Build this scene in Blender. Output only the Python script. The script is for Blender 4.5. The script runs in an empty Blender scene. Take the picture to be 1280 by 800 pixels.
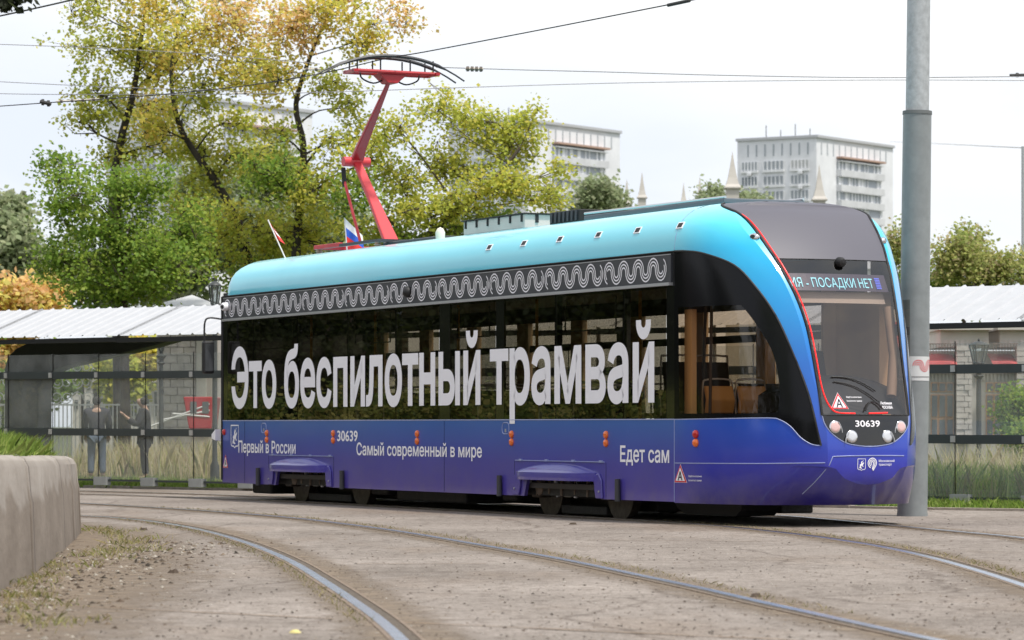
import bpy, bmesh, math, random
import numpy as np
from mathutils import Vector, Matrix
from mathutils.geometry import delaunay_2d_cdt
random.seed(7); rng = np.random.default_rng(7)
scn = bpy.context.scene
COL = scn.collection
R = math.radians

# ---------------------------------------------------------------- camera
FPX, HY, HC = 4100.0, 533.0, 1.06          # focal length in photo pixels, horizon row, eye height
cam_d = bpy.data.cameras.new('camera'); cam = bpy.data.objects.new('camera', cam_d); COL.objects.link(cam)
cam.location = (0, 0, HC); cam.rotation_euler = (R(90), 0, 0)
cam_d.sensor_width = 36; cam_d.lens = FPX / 1280 * 36
cam_d.shift_y = (HY - 400) / 1280
cam_d.clip_start = 0.5; cam_d.clip_end = 6000
cam_d.dof.use_dof = True; cam_d.dof.focus_distance = 36.5; cam_d.dof.aperture_fstop = 5.0
scn.camera = cam
# ---------------------------------------------------------------- world
SUN_H = Vector((0.71, -0.70, 0)).normalized(); SUN_EL = R(66)
w = bpy.data.worlds.new('World'); scn.world = w; w.use_nodes = True
nt = w.node_tree; nt.nodes.clear(); N = nt.nodes.new; L = nt.links.new
out = N('ShaderNodeOutputWorld'); bg = N('ShaderNodeBackground'); L(bg.outputs[0], out.inputs[0])
sky = N('ShaderNodeTexSky'); sky.sky_type = 'NISHITA'; sky.sun_disc = False
sky.sun_elevation = SUN_EL; sky.sun_rotation = math.atan2(SUN_H.x, SUN_H.y)
tc = N('ShaderNodeTexCoord'); mp = N('ShaderNodeMapping'); mp.inputs['Scale'].default_value = (1.0, 1.0, 3.2)
L(tc.outputs['Generated'], mp.inputs[0])
no = N('ShaderNodeTexNoise'); no.inputs['Scale'].default_value = 3.1; no.inputs['Detail'].default_value = 7; no.inputs['Roughness'].default_value = .5
L(mp.outputs[0], no.inputs[0])
cr = N('ShaderNodeValToRGB'); cr.color_ramp.elements[0].position = .38; cr.color_ramp.elements[1].position = .62
cr.color_ramp.elements[0].color = (7.2, 7.7, 8.6, 1); cr.color_ramp.elements[1].color = (9.3, 9.35, 9.4, 1)
L(no.outputs[0], cr.inputs[0])
mx = N('ShaderNodeMix'); mx.data_type = 'RGBA'; mx.inputs['Factor'].default_value = .93
L(sky.outputs[0], mx.inputs['A']); L(cr.outputs[0], mx.inputs['B']); L(mx.outputs['Result'], bg.inputs[0])
bg.inputs[1].default_value = 0.10
# ---------------------------------------------------------------- sun
sd = bpy.data.lights.new('sun', 'SUN'); sd.energy = 3.4; sd.angle = R(5); sd.color = (1, .95, .87)
so = bpy.data.objects.new('sun', sd); COL.objects.link(so)
sdir = Vector((SUN_H.x * math.cos(SUN_EL), SUN_H.y * math.cos(SUN_EL), math.sin(SUN_EL)))
so.rotation_euler = sdir.to_track_quat('Z', 'Y').to_euler(); so.location = (8, -8, 30)
scn.view_settings.view_transform = 'Standard'; scn.view_settings.look = 'None'
scn.view_settings.exposure = 0.3; scn.view_settings.gamma = 1
scn.cycles.max_bounces = 8; scn.cycles.transparent_max_bounces = 24; scn.cycles.diffuse_bounces = 3
scn.cycles.caustics_reflective = False; scn.cycles.caustics_refractive = False

def at(x, y, Z):      # world point seen at photo pixel (x, y) at depth Z
    return Vector(((x - 640) * Z / FPX, Z, HC + (HY - y) * Z / FPX))

# ---------------------------------------------------------------- materials
def srgb(r, g, b):
    f = lambda c: (c / 255 / 12.92) if c / 255 <= .04045 else ((c / 255 + .055) / 1.055) ** 2.4
    return (f(r), f(g), f(b), 1)
MATS = {}
def mat(name, col, rough=.6, metal=0, coat=0, var=0, vscale=3, bump=0, bscale=40, emit=0, stretch=(1, 1, 1), var2=None, spec=.5):
    if name in MATS: return MATS[name]
    m = bpy.data.materials.new(name); m.use_nodes = True; t = m.node_tree; b = t.nodes['Principled BSDF']
    if len(col) == 3: col = (*col, 1)
    b.inputs['Base Color'].default_value = col; b.inputs['Roughness'].default_value = rough
    b.inputs['Metallic'].default_value = metal; b.inputs['Coat Weight'].default_value = coat
    b.inputs['Coat Roughness'].default_value = .06; b.inputs['Specular IOR Level'].default_value = spec
    if emit: b.inputs['Emission Color'].default_value = col; b.inputs['Emission Strength'].default_value = emit
    c = t.nodes.new('ShaderNodeTexCoord'); mpn = t.nodes.new('ShaderNodeMapping'); mpn.inputs['Scale'].default_value = stretch
    t.links.new(c.outputs['Object'], mpn.inputs[0])
    if var:
        n = t.nodes.new('ShaderNodeTexNoise'); n.inputs['Scale'].default_value = vscale; n.inputs['Detail'].default_value = 8; n.inputs['Roughness'].default_value = .65
        t.links.new(mpn.outputs[0], n.inputs[0])
        r = t.nodes.new('ShaderNodeValToRGB'); r.color_ramp.elements[0].position = .3; r.color_ramp.elements[1].position = .7
        lo = [max(0, c_ * (1 - var)) for c_ in col[:3]]; hi = [min(1, c_ * (1 + var)) for c_ in col[:3]]
        if var2: lo = list(var2[:3]); hi = list(col[:3])
        r.color_ramp.elements[0].color = (*lo, 1); r.color_ramp.elements[1].color = (*hi, 1)
        t.links.new(n.outputs[0], r.inputs[0]); t.links.new(r.outputs[0], b.inputs['Base Color'])
    if bump:
        n2 = t.nodes.new('ShaderNodeTexNoise'); n2.inputs['Scale'].default_value = bscale; n2.inputs['Detail'].default_value = 6
        t.links.new(mpn.outputs[0], n2.inputs[0])
        bp = t.nodes.new('ShaderNodeBump'); bp.inputs['Strength'].default_value = bump; bp.inputs['Distance'].default_value = .02
        t.links.new(n2.outputs[0], bp.inputs['Height']); t.links.new(bp.outputs[0], b.inputs['Normal'])
    MATS[name] = m; return m
def glass(name, tint, ior=1.5, rough=.0, dirt=0, dirt_haze_col=(.5, .5, .5, 1)):
    m = bpy.data.materials.new(name); m.use_nodes = True; t = m.node_tree; t.nodes.clear()
    o = t.nodes.new('ShaderNodeOutputMaterial'); tr = t.nodes.new('ShaderNodeBsdfTransparent'); gl = t.nodes.new('ShaderNodeBsdfGlossy')
    lw = t.nodes.new('ShaderNodeLayerWeight'); lw.inputs[0].default_value = .5
    pw = t.nodes.new('ShaderNodeMath'); pw.operation = 'POWER'; pw.inputs[1].default_value = 5; t.links.new(lw.outputs['Facing'], pw.inputs[0])
    fr = t.nodes.new('ShaderNodeMath'); fr.operation = 'MULTIPLY_ADD'; F0 = ((ior - 1) / (ior + 1)) ** 2 * 1.7; fr.inputs[1].default_value = 1 - F0; fr.inputs[2].default_value = F0; t.links.new(pw.outputs[0], fr.inputs[0])
    tr.inputs[0].default_value = (*tint, 1); gl.inputs['Roughness'].default_value = rough; gl.inputs[0].default_value = (1, 1, 1, 1)
    mxx = t.nodes.new('ShaderNodeMixShader'); t.links.new(fr.outputs[0], mxx.inputs[0]); t.links.new(tr.outputs[0], mxx.inputs[1]); t.links.new(gl.outputs[0], mxx.inputs[2])
    last = mxx
    c = t.nodes.new('ShaderNodeTexCoord'); n2 = t.nodes.new('ShaderNodeTexNoise'); n2.inputs['Scale'].default_value = .7
    t.links.new(c.outputs['Object'], n2.inputs[0]); bp = t.nodes.new('ShaderNodeBump'); bp.inputs['Strength'].default_value = .12; bp.inputs['Distance'].default_value = .02
    t.links.new(n2.outputs[0], bp.inputs['Height']); t.links.new(bp.outputs[0], gl.inputs['Normal'])
    if dirt:
        df = t.nodes.new('ShaderNodeBsdfDiffuse'); df.inputs[0].default_value = dirt_haze_col
        n = t.nodes.new('ShaderNodeTexNoise'); n.inputs['Scale'].default_value = 2.2; n.inputs['Detail'].default_value = 8
        t.links.new(c.outputs['Object'], n.inputs[0])
        ml = t.nodes.new('ShaderNodeMath'); ml.operation = 'MULTIPLY'; ml.inputs[1].default_value = dirt * 2
        t.links.new(n.outputs[0], ml.inputs[0])
        m2 = t.nodes.new('ShaderNodeMixShader'); t.links.new(ml.outputs[0], m2.inputs[0]); t.links.new(mxx.outputs[0], m2.inputs[1]); t.links.new(df.outputs[0], m2.inputs[2]); last = m2
    t.links.new(last.outputs[0], o.inputs[0]); MATS[name] = m; return m

def paint_mat():
    m = bpy.data.materials.new('tram_paint'); m.use_nodes = True; t = m.node_tree; b = t.nodes['Principled BSDF']
    b.inputs['Roughness'].default_value = .32; b.inputs['Coat Weight'].default_value = .7; b.inputs['Coat Roughness'].default_value = .08
    c = t.nodes.new('ShaderNodeTexCoord'); s = t.nodes.new('ShaderNodeSeparateXYZ'); t.links.new(c.outputs['Object'], s.inputs[0])
    mr = t.nodes.new('ShaderNodeMapRange'); mr.inputs[1].default_value = 0; mr.inputs[2].default_value = 3.6; t.links.new(s.outputs['Z'], mr.inputs[0])
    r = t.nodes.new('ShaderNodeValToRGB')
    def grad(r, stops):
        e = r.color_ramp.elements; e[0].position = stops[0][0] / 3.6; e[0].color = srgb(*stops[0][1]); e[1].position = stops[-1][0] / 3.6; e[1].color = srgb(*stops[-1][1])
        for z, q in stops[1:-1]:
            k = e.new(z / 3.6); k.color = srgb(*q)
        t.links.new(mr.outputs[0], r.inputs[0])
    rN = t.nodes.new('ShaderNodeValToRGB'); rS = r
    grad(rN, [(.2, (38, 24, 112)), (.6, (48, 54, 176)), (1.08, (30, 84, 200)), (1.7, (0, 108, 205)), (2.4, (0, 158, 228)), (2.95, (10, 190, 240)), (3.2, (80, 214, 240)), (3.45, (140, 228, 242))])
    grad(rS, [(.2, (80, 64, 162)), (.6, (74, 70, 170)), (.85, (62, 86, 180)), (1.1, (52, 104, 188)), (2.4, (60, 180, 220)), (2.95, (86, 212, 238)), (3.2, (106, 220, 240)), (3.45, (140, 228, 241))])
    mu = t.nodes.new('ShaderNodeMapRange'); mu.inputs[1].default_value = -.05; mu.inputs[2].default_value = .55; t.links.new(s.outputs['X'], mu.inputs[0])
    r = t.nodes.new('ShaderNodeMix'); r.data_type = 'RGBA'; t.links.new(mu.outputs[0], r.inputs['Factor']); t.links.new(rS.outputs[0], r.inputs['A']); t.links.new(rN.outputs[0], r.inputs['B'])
    n = t.nodes.new('ShaderNodeTexNoise'); n.inputs['Scale'].default_value = 1.3; n.inputs['Detail'].default_value = 6; t.links.new(c.outputs['Object'], n.inputs[0])
    mx_ = t.nodes.new('ShaderNodeMix'); mx_.data_type = 'RGBA'; mx_.blend_type = 'MULTIPLY'; mx_.inputs['Factor'].default_value = .16
    t.links.new(r.outputs['Result'], mx_.inputs['A']); t.links.new(n.outputs[0], mx_.inputs['B']); t.links.new(mx_.outputs['Result'], b.inputs['Base Color'])
    # dust and splashes on the lower skirt
    dn = t.nodes.new('ShaderNodeTexNoise'); dn.inputs['Scale'].default_value = 4.5; dn.inputs['Detail'].default_value = 9; dn.inputs['Roughness'].default_value = .7; t.links.new(c.outputs['Object'], dn.inputs[0])
    dz = t.nodes.new('ShaderNodeMapRange'); dz.inputs[1].default_value = .75; dz.inputs[2].default_value = .15; dz.inputs[3].default_value = 0; dz.inputs[4].default_value = .24; t.links.new(s.outputs['Z'], dz.inputs[0])
    dr = t.nodes.new('ShaderNodeMapRange'); dr.inputs[1].default_value = .42; dr.inputs[2].default_value = .7; t.links.new(dn.outputs[0], dr.inputs[0])
    dm = t.nodes.new('ShaderNodeMath'); dm.operation = 'MULTIPLY'; t.links.new(dz.outputs[0], dm.inputs[0]); t.links.new(dr.outputs[0], dm.inputs[1])
    d2 = t.nodes.new('ShaderNodeMix'); d2.data_type = 'RGBA'; d2.inputs['B'].default_value = (.20, .17, .15, 1); t.links.new(dm.outputs[0], d2.inputs['Factor']); t.links.new(mx_.outputs['Result'], d2.inputs['A']); t.links.new(d2.outputs['Result'], b.inputs['Base Color'])
    n2 = t.nodes.new('ShaderNodeTexNoise'); n2.inputs['Scale'].default_value = .55; n2.inputs['Detail'].default_value = 2; t.links.new(c.outputs['Object'], n2.inputs[0])
    bp = t.nodes.new('ShaderNodeBump'); bp.inputs['Strength'].default_value = .12; bp.inputs['Distance'].default_value = .03
    t.links.new(n2.outputs[0], bp.inputs['Height']); t.links.new(bp.outputs[0], b.inputs['Normal']); t.links.new(bp.outputs[0], b.inputs['Coat Normal'])
    return m
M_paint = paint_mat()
M_black = mat('black_gloss', (.006, .006, .007), .12, coat=.6)
M_frit = mat('black_frit', (.004, .004, .005), .16, spec=.22)
M_rubber = mat('black_rubber', (.012, .012, .013), .6)
M_band = mat('charcoal_band', srgb(58, 60, 66), .45, coat=.2)
M_cap = mat('grey_roof_cap', srgb(92, 91, 100), .5, spec=.35)
M_white = mat('white_film', (.90, .89, .94), .5)
M_alu = mat('brushed_aluminium', (.55, .56, .58), .35, metal=.6)
M_seam = mat('seam_highlight', srgb(150, 160, 200), .4)
M_sideglass = glass('side_glass', (.34, .30, .23), 1.55, rough=.008)
M_noseglass = glass('front_side_glass', (.66, .52, .38), 1.36)
M_farglass = glass('far_glass', (.62, .60, .56), 1.5)
M_wind = glass('windscreen_glass', (.68, .65, .65), 1.6)
M_beige = mat('beige_plastic', srgb(236, 208, 172), .5)
M_int = mat('interior_grey', srgb(70, 68, 66), .6)
M_seat = mat('seat_fabric', srgb(60, 56, 60), .8)
M_seatb = mat('seat_wood', srgb(222, 178, 118), .5)
M_steel = mat('bogie_steel', (.02, .019, .017), .6, var=.5, vscale=9, bump=.4)
M_rustst = mat('oily_steel', (.09, .075, .06), .5, metal=.4, var=.5, vscale=12)
M_orange = mat('orange_lens', srgb(235, 110, 40), .25, coat=.5)
M_redl = mat('red_lens', srgb(190, 20, 20), .25, coat=.5)
M_redstrip = mat('red_light_strip', (1, .03, .03), .3, emit=.45)
M_led = mat('display_letters', (.35, .85, .95), .4, emit=.75)
M_ledblue = mat('display_blue', (.15, .2, .9), .4, emit=.5)
M_disp = mat('display_panel', srgb(95, 88, 105), .4)
M_lamp = mat('lamp_lens', (.58, .60, .64), .1, coat=1)
M_pinklamp = mat('lamp_lens_pink', (.70, .46, .44), .15, coat=1)
M_chrome = mat('chrome', (.7, .7, .72), .15, metal=1)
M_pred = mat('red_paint', srgb(172, 20, 32), .4, coat=.3, var=.1)
M_pink = mat('faded_red_paint', srgb(204, 52, 60), .45, coat=.2)
M_signred = mat('sign_red', srgb(215, 40, 50), .5)
M_signblk = mat('sign_black', (.02, .02, .03), .5)

# ---------------------------------------------------------------- mesh helpers
class MB:
    def __init__(s): s.v = []; s.f = []
    def add(s, vs, fs):
        n = len(s.v); s.v += [tuple(p) for p in vs]; s.f += [tuple(i + n for i in f) for f in fs]; return s
    def box(s, x0, x1, y0, y1, z0, z1, M=None):
        vs = [Vector((x, y, z)) for z in (z0, z1) for x, y in ((x0, y0), (x1, y0), (x1, y1), (x0, y1))]
        if M: vs = [M @ p for p in vs]
        return s.add(vs, [(3, 2, 1, 0), (4, 5, 6, 7), (0, 1, 5, 4), (1, 2, 6, 5), (2, 3, 7, 6), (3, 0, 4, 7)])
    def tube(s, pts, r, seg=8, cap=True):
        pts = [Vector(p) for p in pts]; rs = r if isinstance(r, (list, tuple)) else [r] * len(pts)
        base = len(s.v); up = None
        for i, p in enumerate(pts):
            d = (pts[min(i + 1, len(pts) - 1)] - pts[max(i - 1, 0)]).normalized()
            if up is None:
                up = Vector((0, 0, 1)) if abs(d.z) < .9 else Vector((1, 0, 0))
            a = d.cross(up).normalized(); up = a.cross(d).normalized()
            for k in range(seg):
                t = 2 * math.pi * k / seg; s.v.append(tuple(p + (a * math.cos(t) + up * math.sin(t)) * rs[i]))
        for i in range(len(pts) - 1):
            for k in range(seg):
                k2 = (k + 1) % seg; s.f.append((base + i * seg + k, base + i * seg + k2, base + (i + 1) * seg + k2, base + (i + 1) * seg + k))
        if cap:
            s.f.append(tuple(base + k for k in reversed(range(seg)))); s.f.append(tuple(base + (len(pts) - 1) * seg + k for k in range(seg)))
        return s
    def lathe(s, prof, M=None, seg=20):      # prof: (radius, height) about z
        base = len(s.v)
        for r, h in prof:
            for k in range(seg):
                t = 2 * math.pi * k / seg; p = Vector((r * math.cos(t), r * math.sin(t), h)); s.v.append(tuple(M @ p if M else p))
        for i in range(len(prof) - 1):
            for k in range(seg):
                k2 = (k + 1) % seg; s.f.append((base + i * seg + k, base + i * seg + k2, base + (i + 1) * seg + k2, base + (i + 1) * seg + k))
        s.f.append(tuple(base + k for k in reversed(range(seg)))); s.f.append(tuple(base + (len(prof) - 1) * seg + k for k in range(seg)))
        return s
    def prism(s, poly, fn, d0, d1):          # poly: 2D points; fn(a, b, d) -> 3D
        n = len(poly); vs = [fn(a, b, d0) for a, b in poly] + [fn(a, b, d1) for a, b in poly]
        return s.add(vs, [tuple(range(n)), tuple(range(2 * n - 1, n - 1, -1))] + [(i, i + n, (i + 1) % n + n, (i + 1) % n) for i in range(n)])
    def mesh(s, name, m, smooth=None, fix=True):
        me = bpy.data.meshes.new(name); me.from_pydata(s.v, [], s.f); me.materials.append(m)
        if fix:
            bm = bmesh.new(); bm.from_mesh(me); bmesh.ops.recalc_face_normals(bm, faces=bm.faces); bm.to_mesh(me); bm.free()
        if smooth is not None:
            me.polygons.foreach_set('use_smooth', [True] * len(me.polygons)); me.set_sharp_from_angle(angle=R(smooth))
        me.update(); return me
    def build(s, name, m, parent=None, smooth=None, fix=True, bevel=0):
        o = bpy.data.objects.new(name, s.mesh(name, m, smooth, fix)); COL.objects.link(o); o.parent = parent
        if bevel:
            b = o.modifiers.new('bevel', 'BEVEL'); b.width = bevel; b.segments = 2; b.limit_method = 'ANGLE'
        return o
def tag(o, label=None, cat=None, group=None, kind=None):
    if label: o['label'] = label
    if cat: o['category'] = cat
    if group: o['group'] = group
    if kind: o['kind'] = kind
    return o
def empty(name, loc, rz=0):
    o = bpy.data.objects.new(name, None); COL.objects.link(o); o.location = loc; o.rotation_euler = (0, 0, rz); o.empty_display_size = .2
    return o
def inst(name, mesh, parent, loc=(0, 0, 0), rot=(0, 0, 0)):
    o = bpy.data.objects.new(name, mesh); COL.objects.link(o); o.parent = parent; o.location = loc; o.rotation_euler = rot; return o
def copy_tree(o, parent=None):
    c = o.copy(); COL.objects.link(c); c.parent = parent
    for ch in list(o.children): copy_tree(ch, c)
    return c
def catmull(pts, n=6):
    P = [Vector(p) for p in pts]; o = []
    for i in range(len(P) - 1):
        a, b, c, d = P[max(i - 1, 0)], P[i], P[i + 1], P[min(i + 2, len(P) - 1)]
        for k in range(n):
            t = k / n; o.append(.5 * ((2 * b) + (c - a) * t + (2 * a - 5 * b + 4 * c - d) * t * t + (3 * b - a - 3 * c + d) * t ** 3))
    o.append(P[-1]); return o
_tcache = {}
def text_geo(body, bold=.018):
    k = (body, bold)
    if k in _tcache: return _tcache[k]
    c = bpy.data.curves.new('txt', 'FONT'); c.body = body; c.resolution_u = 4; c.fill_mode = 'NONE'
    o = bpy.data.objects.new('txt', c); COL.objects.link(o); bpy.context.view_layer.update()
    me = bpy.data.meshes.new_from_object(o.evaluated_get(bpy.context.evaluated_depsgraph_get()))
    # outline loops -> union of their areas (glyph strokes may overlap each other)
    co = [(v.co.x, v.co.y) for v in me.vertices]; nb = {}
    for e_ in me.edges: nb.setdefault(e_.vertices[0], []).append(e_.vertices[1]); nb.setdefault(e_.vertices[1], []).append(e_.vertices[0])
    seen = set(); loops = []
    for i in range(len(co)):
        if i in seen or i not in nb: continue
        lp = [i]; seen.add(i); cur = (i + 1) if (i + 1) in nb[i] else nb[i][0]
        while cur not in seen:
            seen.add(cur); lp.append(cur); nx_ = [q for q in nb[cur] if q not in seen]; cur = nx_[0] if nx_ else i
        if len(lp) > 2: loops.append([co[q] for q in lp])
    loops = sorted(loops, key=lambda l_: min(p[0] for p in l_)); grp = []
    for l_ in loops:
        a_, b_ = min(p[0] for p in l_), max(p[0] for p in l_)
        if grp and a_ <= grp[-1][0]: grp[-1][0] = max(grp[-1][0], b_); grp[-1][1].append(l_)
        else: grp.append([b_, [l_]])
    vs = []; fs = []
    for _, ls in grp:
        pts = []; ed = []
        for l_ in ls:
            n0 = len(pts); pts += [Vector(p) for p in l_]; ed += [(n0 + i, n0 + (i + 1) % len(l_)) for i in range(len(l_))]
        V, _e, F_, *_r = delaunay_2d_cdt(pts, ed, [], 0, 1e-5); n0 = len(vs); vs += [(p.x, p.y) for p in V]
        for t_ in F_:
            cx, cy = sum(V[i].x for i in t_) / 3, sum(V[i].y for i in t_) / 3; wn = 0
            for l_ in ls:
                for i in range(len(l_)):
                    (x1, y1), (x2, y2) = l_[i - 1], l_[i]
                    if (y1 > cy) != (y2 > cy) and cx < (x2 - x1) * (cy - y1) / (y2 - y1) + x1: wn += 1 if y2 > y1 else -1
            if wn: fs.append(tuple(i + n0 for i in t_))
    if bold:      # thicken: push every outline point along its mitred normal
        fs2 = []
        for f in fs:
            ar = sum(vs[f[i]][0] * vs[f[(i + 1) % len(f)]][1] - vs[f[(i + 1) % len(f)]][0] * vs[f[i]][1] for i in range(len(f)))
            fs2.append(f if ar > 0 else tuple(reversed(f)))
        ec = {}
        for f in fs2:
            for i in range(len(f)): ec[(f[i], f[(i + 1) % len(f)])] = 1
        nr = {}
        for (a, b_) in ec:
            if (b_, a) in ec: continue
            dx, dy = vs[b_][0] - vs[a][0], vs[b_][1] - vs[a][1]; l_ = math.hypot(dx, dy) or 1
            for q in (a, b_): nr.setdefault(q, []).append((dy / l_, -dx / l_))
        vs2 = list(vs)
        for q, ns in nr.items():
            nx = sum(n[0] for n in ns); ny = sum(n[1] for n in ns); l_ = math.hypot(nx, ny)
            if l_ < .2: continue
            nx, ny = nx / l_, ny / l_; k_ = min(1.6, 1 / max(.3, nx * ns[0][0] + ny * ns[0][1])); vs2[q] = (vs[q][0] + nx * bold * k_, vs[q][1] + ny * bold * k_)
        vs, fs = vs2, fs2
    bpy.data.objects.remove(o); bpy.data.curves.remove(c); bpy.data.meshes.remove(me)
    _tcache[k] = (vs, fs); return vs, fs
_cv = text_geo('П')[0]; CAP = max(v[1] for v in _cv); 
def text(name, body, a0, a1, base, cap, fn, m, parent, bold=.018):
    vs, fs = text_geo(body, bold); x0 = min(v[0] for v in vs); x1 = max(v[0] for v in vs)
    P = [fn(a0 + (x - x0) / (x1 - x0) * (a1 - a0), base + y / CAP * cap) for x, y in vs]
    if name != 'letter':
        return MB().add(P, fs).build(name, m, parent, fix=False)
    # every letter a mesh of its own: islands that overlap sideways belong to one glyph
    fx = sorted((min(vs[i][0] for i in f), max(vs[i][0] for i in f), f) for f in fs); groups = []
    for a, b, f in fx:
        if groups and a <= groups[-1][0] + .004: groups[-1][0] = max(groups[-1][0], b); groups[-1][1].append(f)
        else: groups.append([b, [f]])
    for _, fl in groups:
        us = sorted({i for f in fl for i in f}); mp_ = {i: j for j, i in enumerate(us)}
        o = MB().add([P[i] for i in us], [tuple(mp_[i] for i in f) for f in fl]).build('letter', m, parent, fix=False)
    return o
def inside(p, poly):
    x, y = p; c = False; n = len(poly)
    for i in range(n):
        x1, y1 = poly[i]; x2, y2 = poly[i - 1]
        if (y1 > y) != (y2 > y) and x < (x2 - x1) * (y - y1) / (y2 - y1) + x1: c = not c
    return c
def pchip(xs, ys):
    xs = list(xs); ys = list(ys); n = len(xs); h = [xs[i + 1] - xs[i] for i in range(n - 1)]; d = [(ys[i + 1] - ys[i]) / h[i] for i in range(n - 1)]
    m = [d[0]] + [0 if d[i - 1] * d[i] <= 0 else 2 * d[i - 1] * d[i] / (d[i - 1] + d[i]) for i in range(1, n - 1)] + [d[-1]]
    def f(x):
        x = min(max(x, xs[0]), xs[-1]); i = 0
        while i < n - 2 and x > xs[i + 1]: i += 1
        t = (x - xs[i]) / h[i]
        return (1 + 2 * t) * (1 - t) ** 2 * ys[i] + t * (1 - t) ** 2 * h[i] * m[i] + t * t * (3 - 2 * t) * ys[i + 1] + t * t * (t - 1) * h[i] * m[i + 1]
    return f

# ================================================================ GROUND
def ground_mat():
    m = bpy.data.materials.new('dusty_concrete'); m.use_nodes = True; t = m.node_tree; b = t.nodes['Principled BSDF']; Nn = t.nodes.new; K = t.links.new
    b.inputs['Roughness'].default_value = .85; b.inputs['Specular IOR Level'].default_value = .25
    c = Nn('ShaderNodeTexCoord')
    def noise(scale, det, st=(1, 1, 1), rough=.6):
        mpn = Nn('ShaderNodeMapping'); mpn.inputs['Scale'].default_value = st; K(c.outputs['Object'], mpn.inputs[0])
        n = Nn('ShaderNodeTexNoise'); n.inputs['Scale'].default_value = scale; n.inputs['Detail'].default_value = det; n.inputs['Roughness'].default_value = rough; K(mpn.outputs[0], n.inputs[0]); return n
    def ramp(n, p0, c0, p1, c1):
        r = Nn('ShaderNodeValToRGB'); e = r.color_ramp.elements; e[0].position = p0; e[0].color = c0; e[1].position = p1; e[1].color = c1; K(n.outputs[0], r.inputs[0]); return r
    def mix(a, bb, f, mode='MIX', fv=None):
        x = Nn('ShaderNodeMix'); x.data_type = 'RGBA'; x.blend_type = mode; K(a.outputs[0] if 'Result' not in a.outputs else a.outputs['Result'], x.inputs['A'])
        K(bb.outputs[0] if 'Result' not in bb.outputs else bb.outputs['Result'], x.inputs['B'])
        if fv is not None: x.inputs['Factor'].default_value = fv
        else: K(f.outputs[0], x.inputs['Factor'])
        return x
    base = ramp(noise(.45, 9, (1, .8, 1)), .33, (.23, .20, .175, 1), .68, (.375, .333, .30, 1))
    brown = ramp(noise(.8, 8, (1, .6, 1)), .0, (.20, .15, .11, 1), 1, (.32, .255, .2, 1))
    fb = ramp(noise(.33, 7, (1.2, .5, 1)), .52, (0, 0, 0, 1), .72, (.8, .8, .8, 1))
    a = mix(base, brown, fb)
    spots = ramp(noise(9, 6), .34, (.45, .41, .38, 1), .52, (1, 1, 1, 1))
    a = mix(a, spots, None, 'MULTIPLY', .75)
    fine = ramp(noise(45, 4), .38, (.5, .48, .46, 1), .6, (1.0, 1.0, 1.0, 1))
    a = mix(a, fine, None, 'MULTIPLY', .85)
    # long scuffs across, pale scraped patches and fine cracks
    scf = ramp(noise(2.6, 12, (1, 1.2, 1), .75), .40, (.74, .71, .68, 1), .58, (1.08, 1.07, 1.06, 1)); a = mix(a, scf, None, 'MULTIPLY', .35)
    vr = Nn('ShaderNodeTexVoronoi'); vr.feature = 'DISTANCE_TO_EDGE'; vr.inputs['Scale'].default_value = .42
    wn = noise(2.5, 5); am = Nn('ShaderNodeMix'); am.data_type = 'RGBA'; am.inputs['Factor'].default_value = .22; K(c.outputs['Object'], am.inputs['A']); K(wn.outputs['Color'], am.inputs['B']); K(am.outputs['Result'], vr.inputs['Vector'])
    ckr = ramp(vr, .0, (.35, .3, .26, 1), .012, (1, 1, 1, 1)); a = mix(a, ckr, None, 'MULTIPLY', .55)
    K(a.outputs['Result'], b.inputs['Base Color'])
    n = noise(30, 8); bp = Nn('ShaderNodeBump'); bp.inputs['Strength'].default_value = .5; bp.inputs['Distance'].default_value = .015
    K(n.outputs[0], bp.inputs['Height']); K(bp.outputs[0], b.inputs['Normal'])
    return m
def soil_mat():
    m = bpy.data.materials.new('track_dirt'); m.use_nodes = True; t = m.node_tree; b = t.nodes['Principled BSDF']; K = t.links.new
    b.inputs['Roughness'].default_value = .95; b.inputs['Specular IOR Level'].default_value = .1
    c = t.nodes.new('ShaderNodeTexCoord'); n = t.nodes.new('ShaderNodeTexNoise'); n.inputs['Scale'].default_value = 5; n.inputs['Detail'].default_value = 9; n.inputs['Roughness'].default_value = .7
    K(c.outputs['Object'], n.inputs[0]); r = t.nodes.new('ShaderNodeValToRGB'); r.color_ramp.elements[0].color = (.15, .115, .085, 1); r.color_ramp.elements[1].color = (.29, .235, .18, 1)
    K(n.outputs[0], r.inputs[0]); K(r.outputs[0], b.inputs['Base Color'])
    at_ = t.nodes.new('ShaderNodeAttribute'); at_.attribute_name = 'edge'
    ad = t.nodes.new('ShaderNodeMath'); ad.operation = 'ADD'; K(at_.outputs['Fac'], ad.inputs[0]); K(n.outputs[0], ad.inputs[1])
    rr = t.nodes.new('ShaderNodeMapRange'); rr.inputs[1].default_value = .68; rr.inputs[2].default_value = 1.12; rr.inputs[4].default_value = .82; K(ad.outputs[0], rr.inputs[0])
    K(rr.outputs[0], b.inputs['Alpha']); return m
M_ground = ground_mat(); M_dirt = soil_mat()
M_grassgr = mat('grass_soil', (.075, .085, .03), .95, var=.5, vscale=1.5, var2=(.05, .065, .02))
M_rail = mat('polished_rail', (.62, .67, .78), .24, metal=1, var=.15, vscale=5)
M_railrust = mat('rusty_rail', (.19, .14, .10), .7, metal=.2, var=.4, vscale=14)
M_groove = mat('rail_groove', (.09, .07, .05), .9, var=.4, vscale=20)

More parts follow.
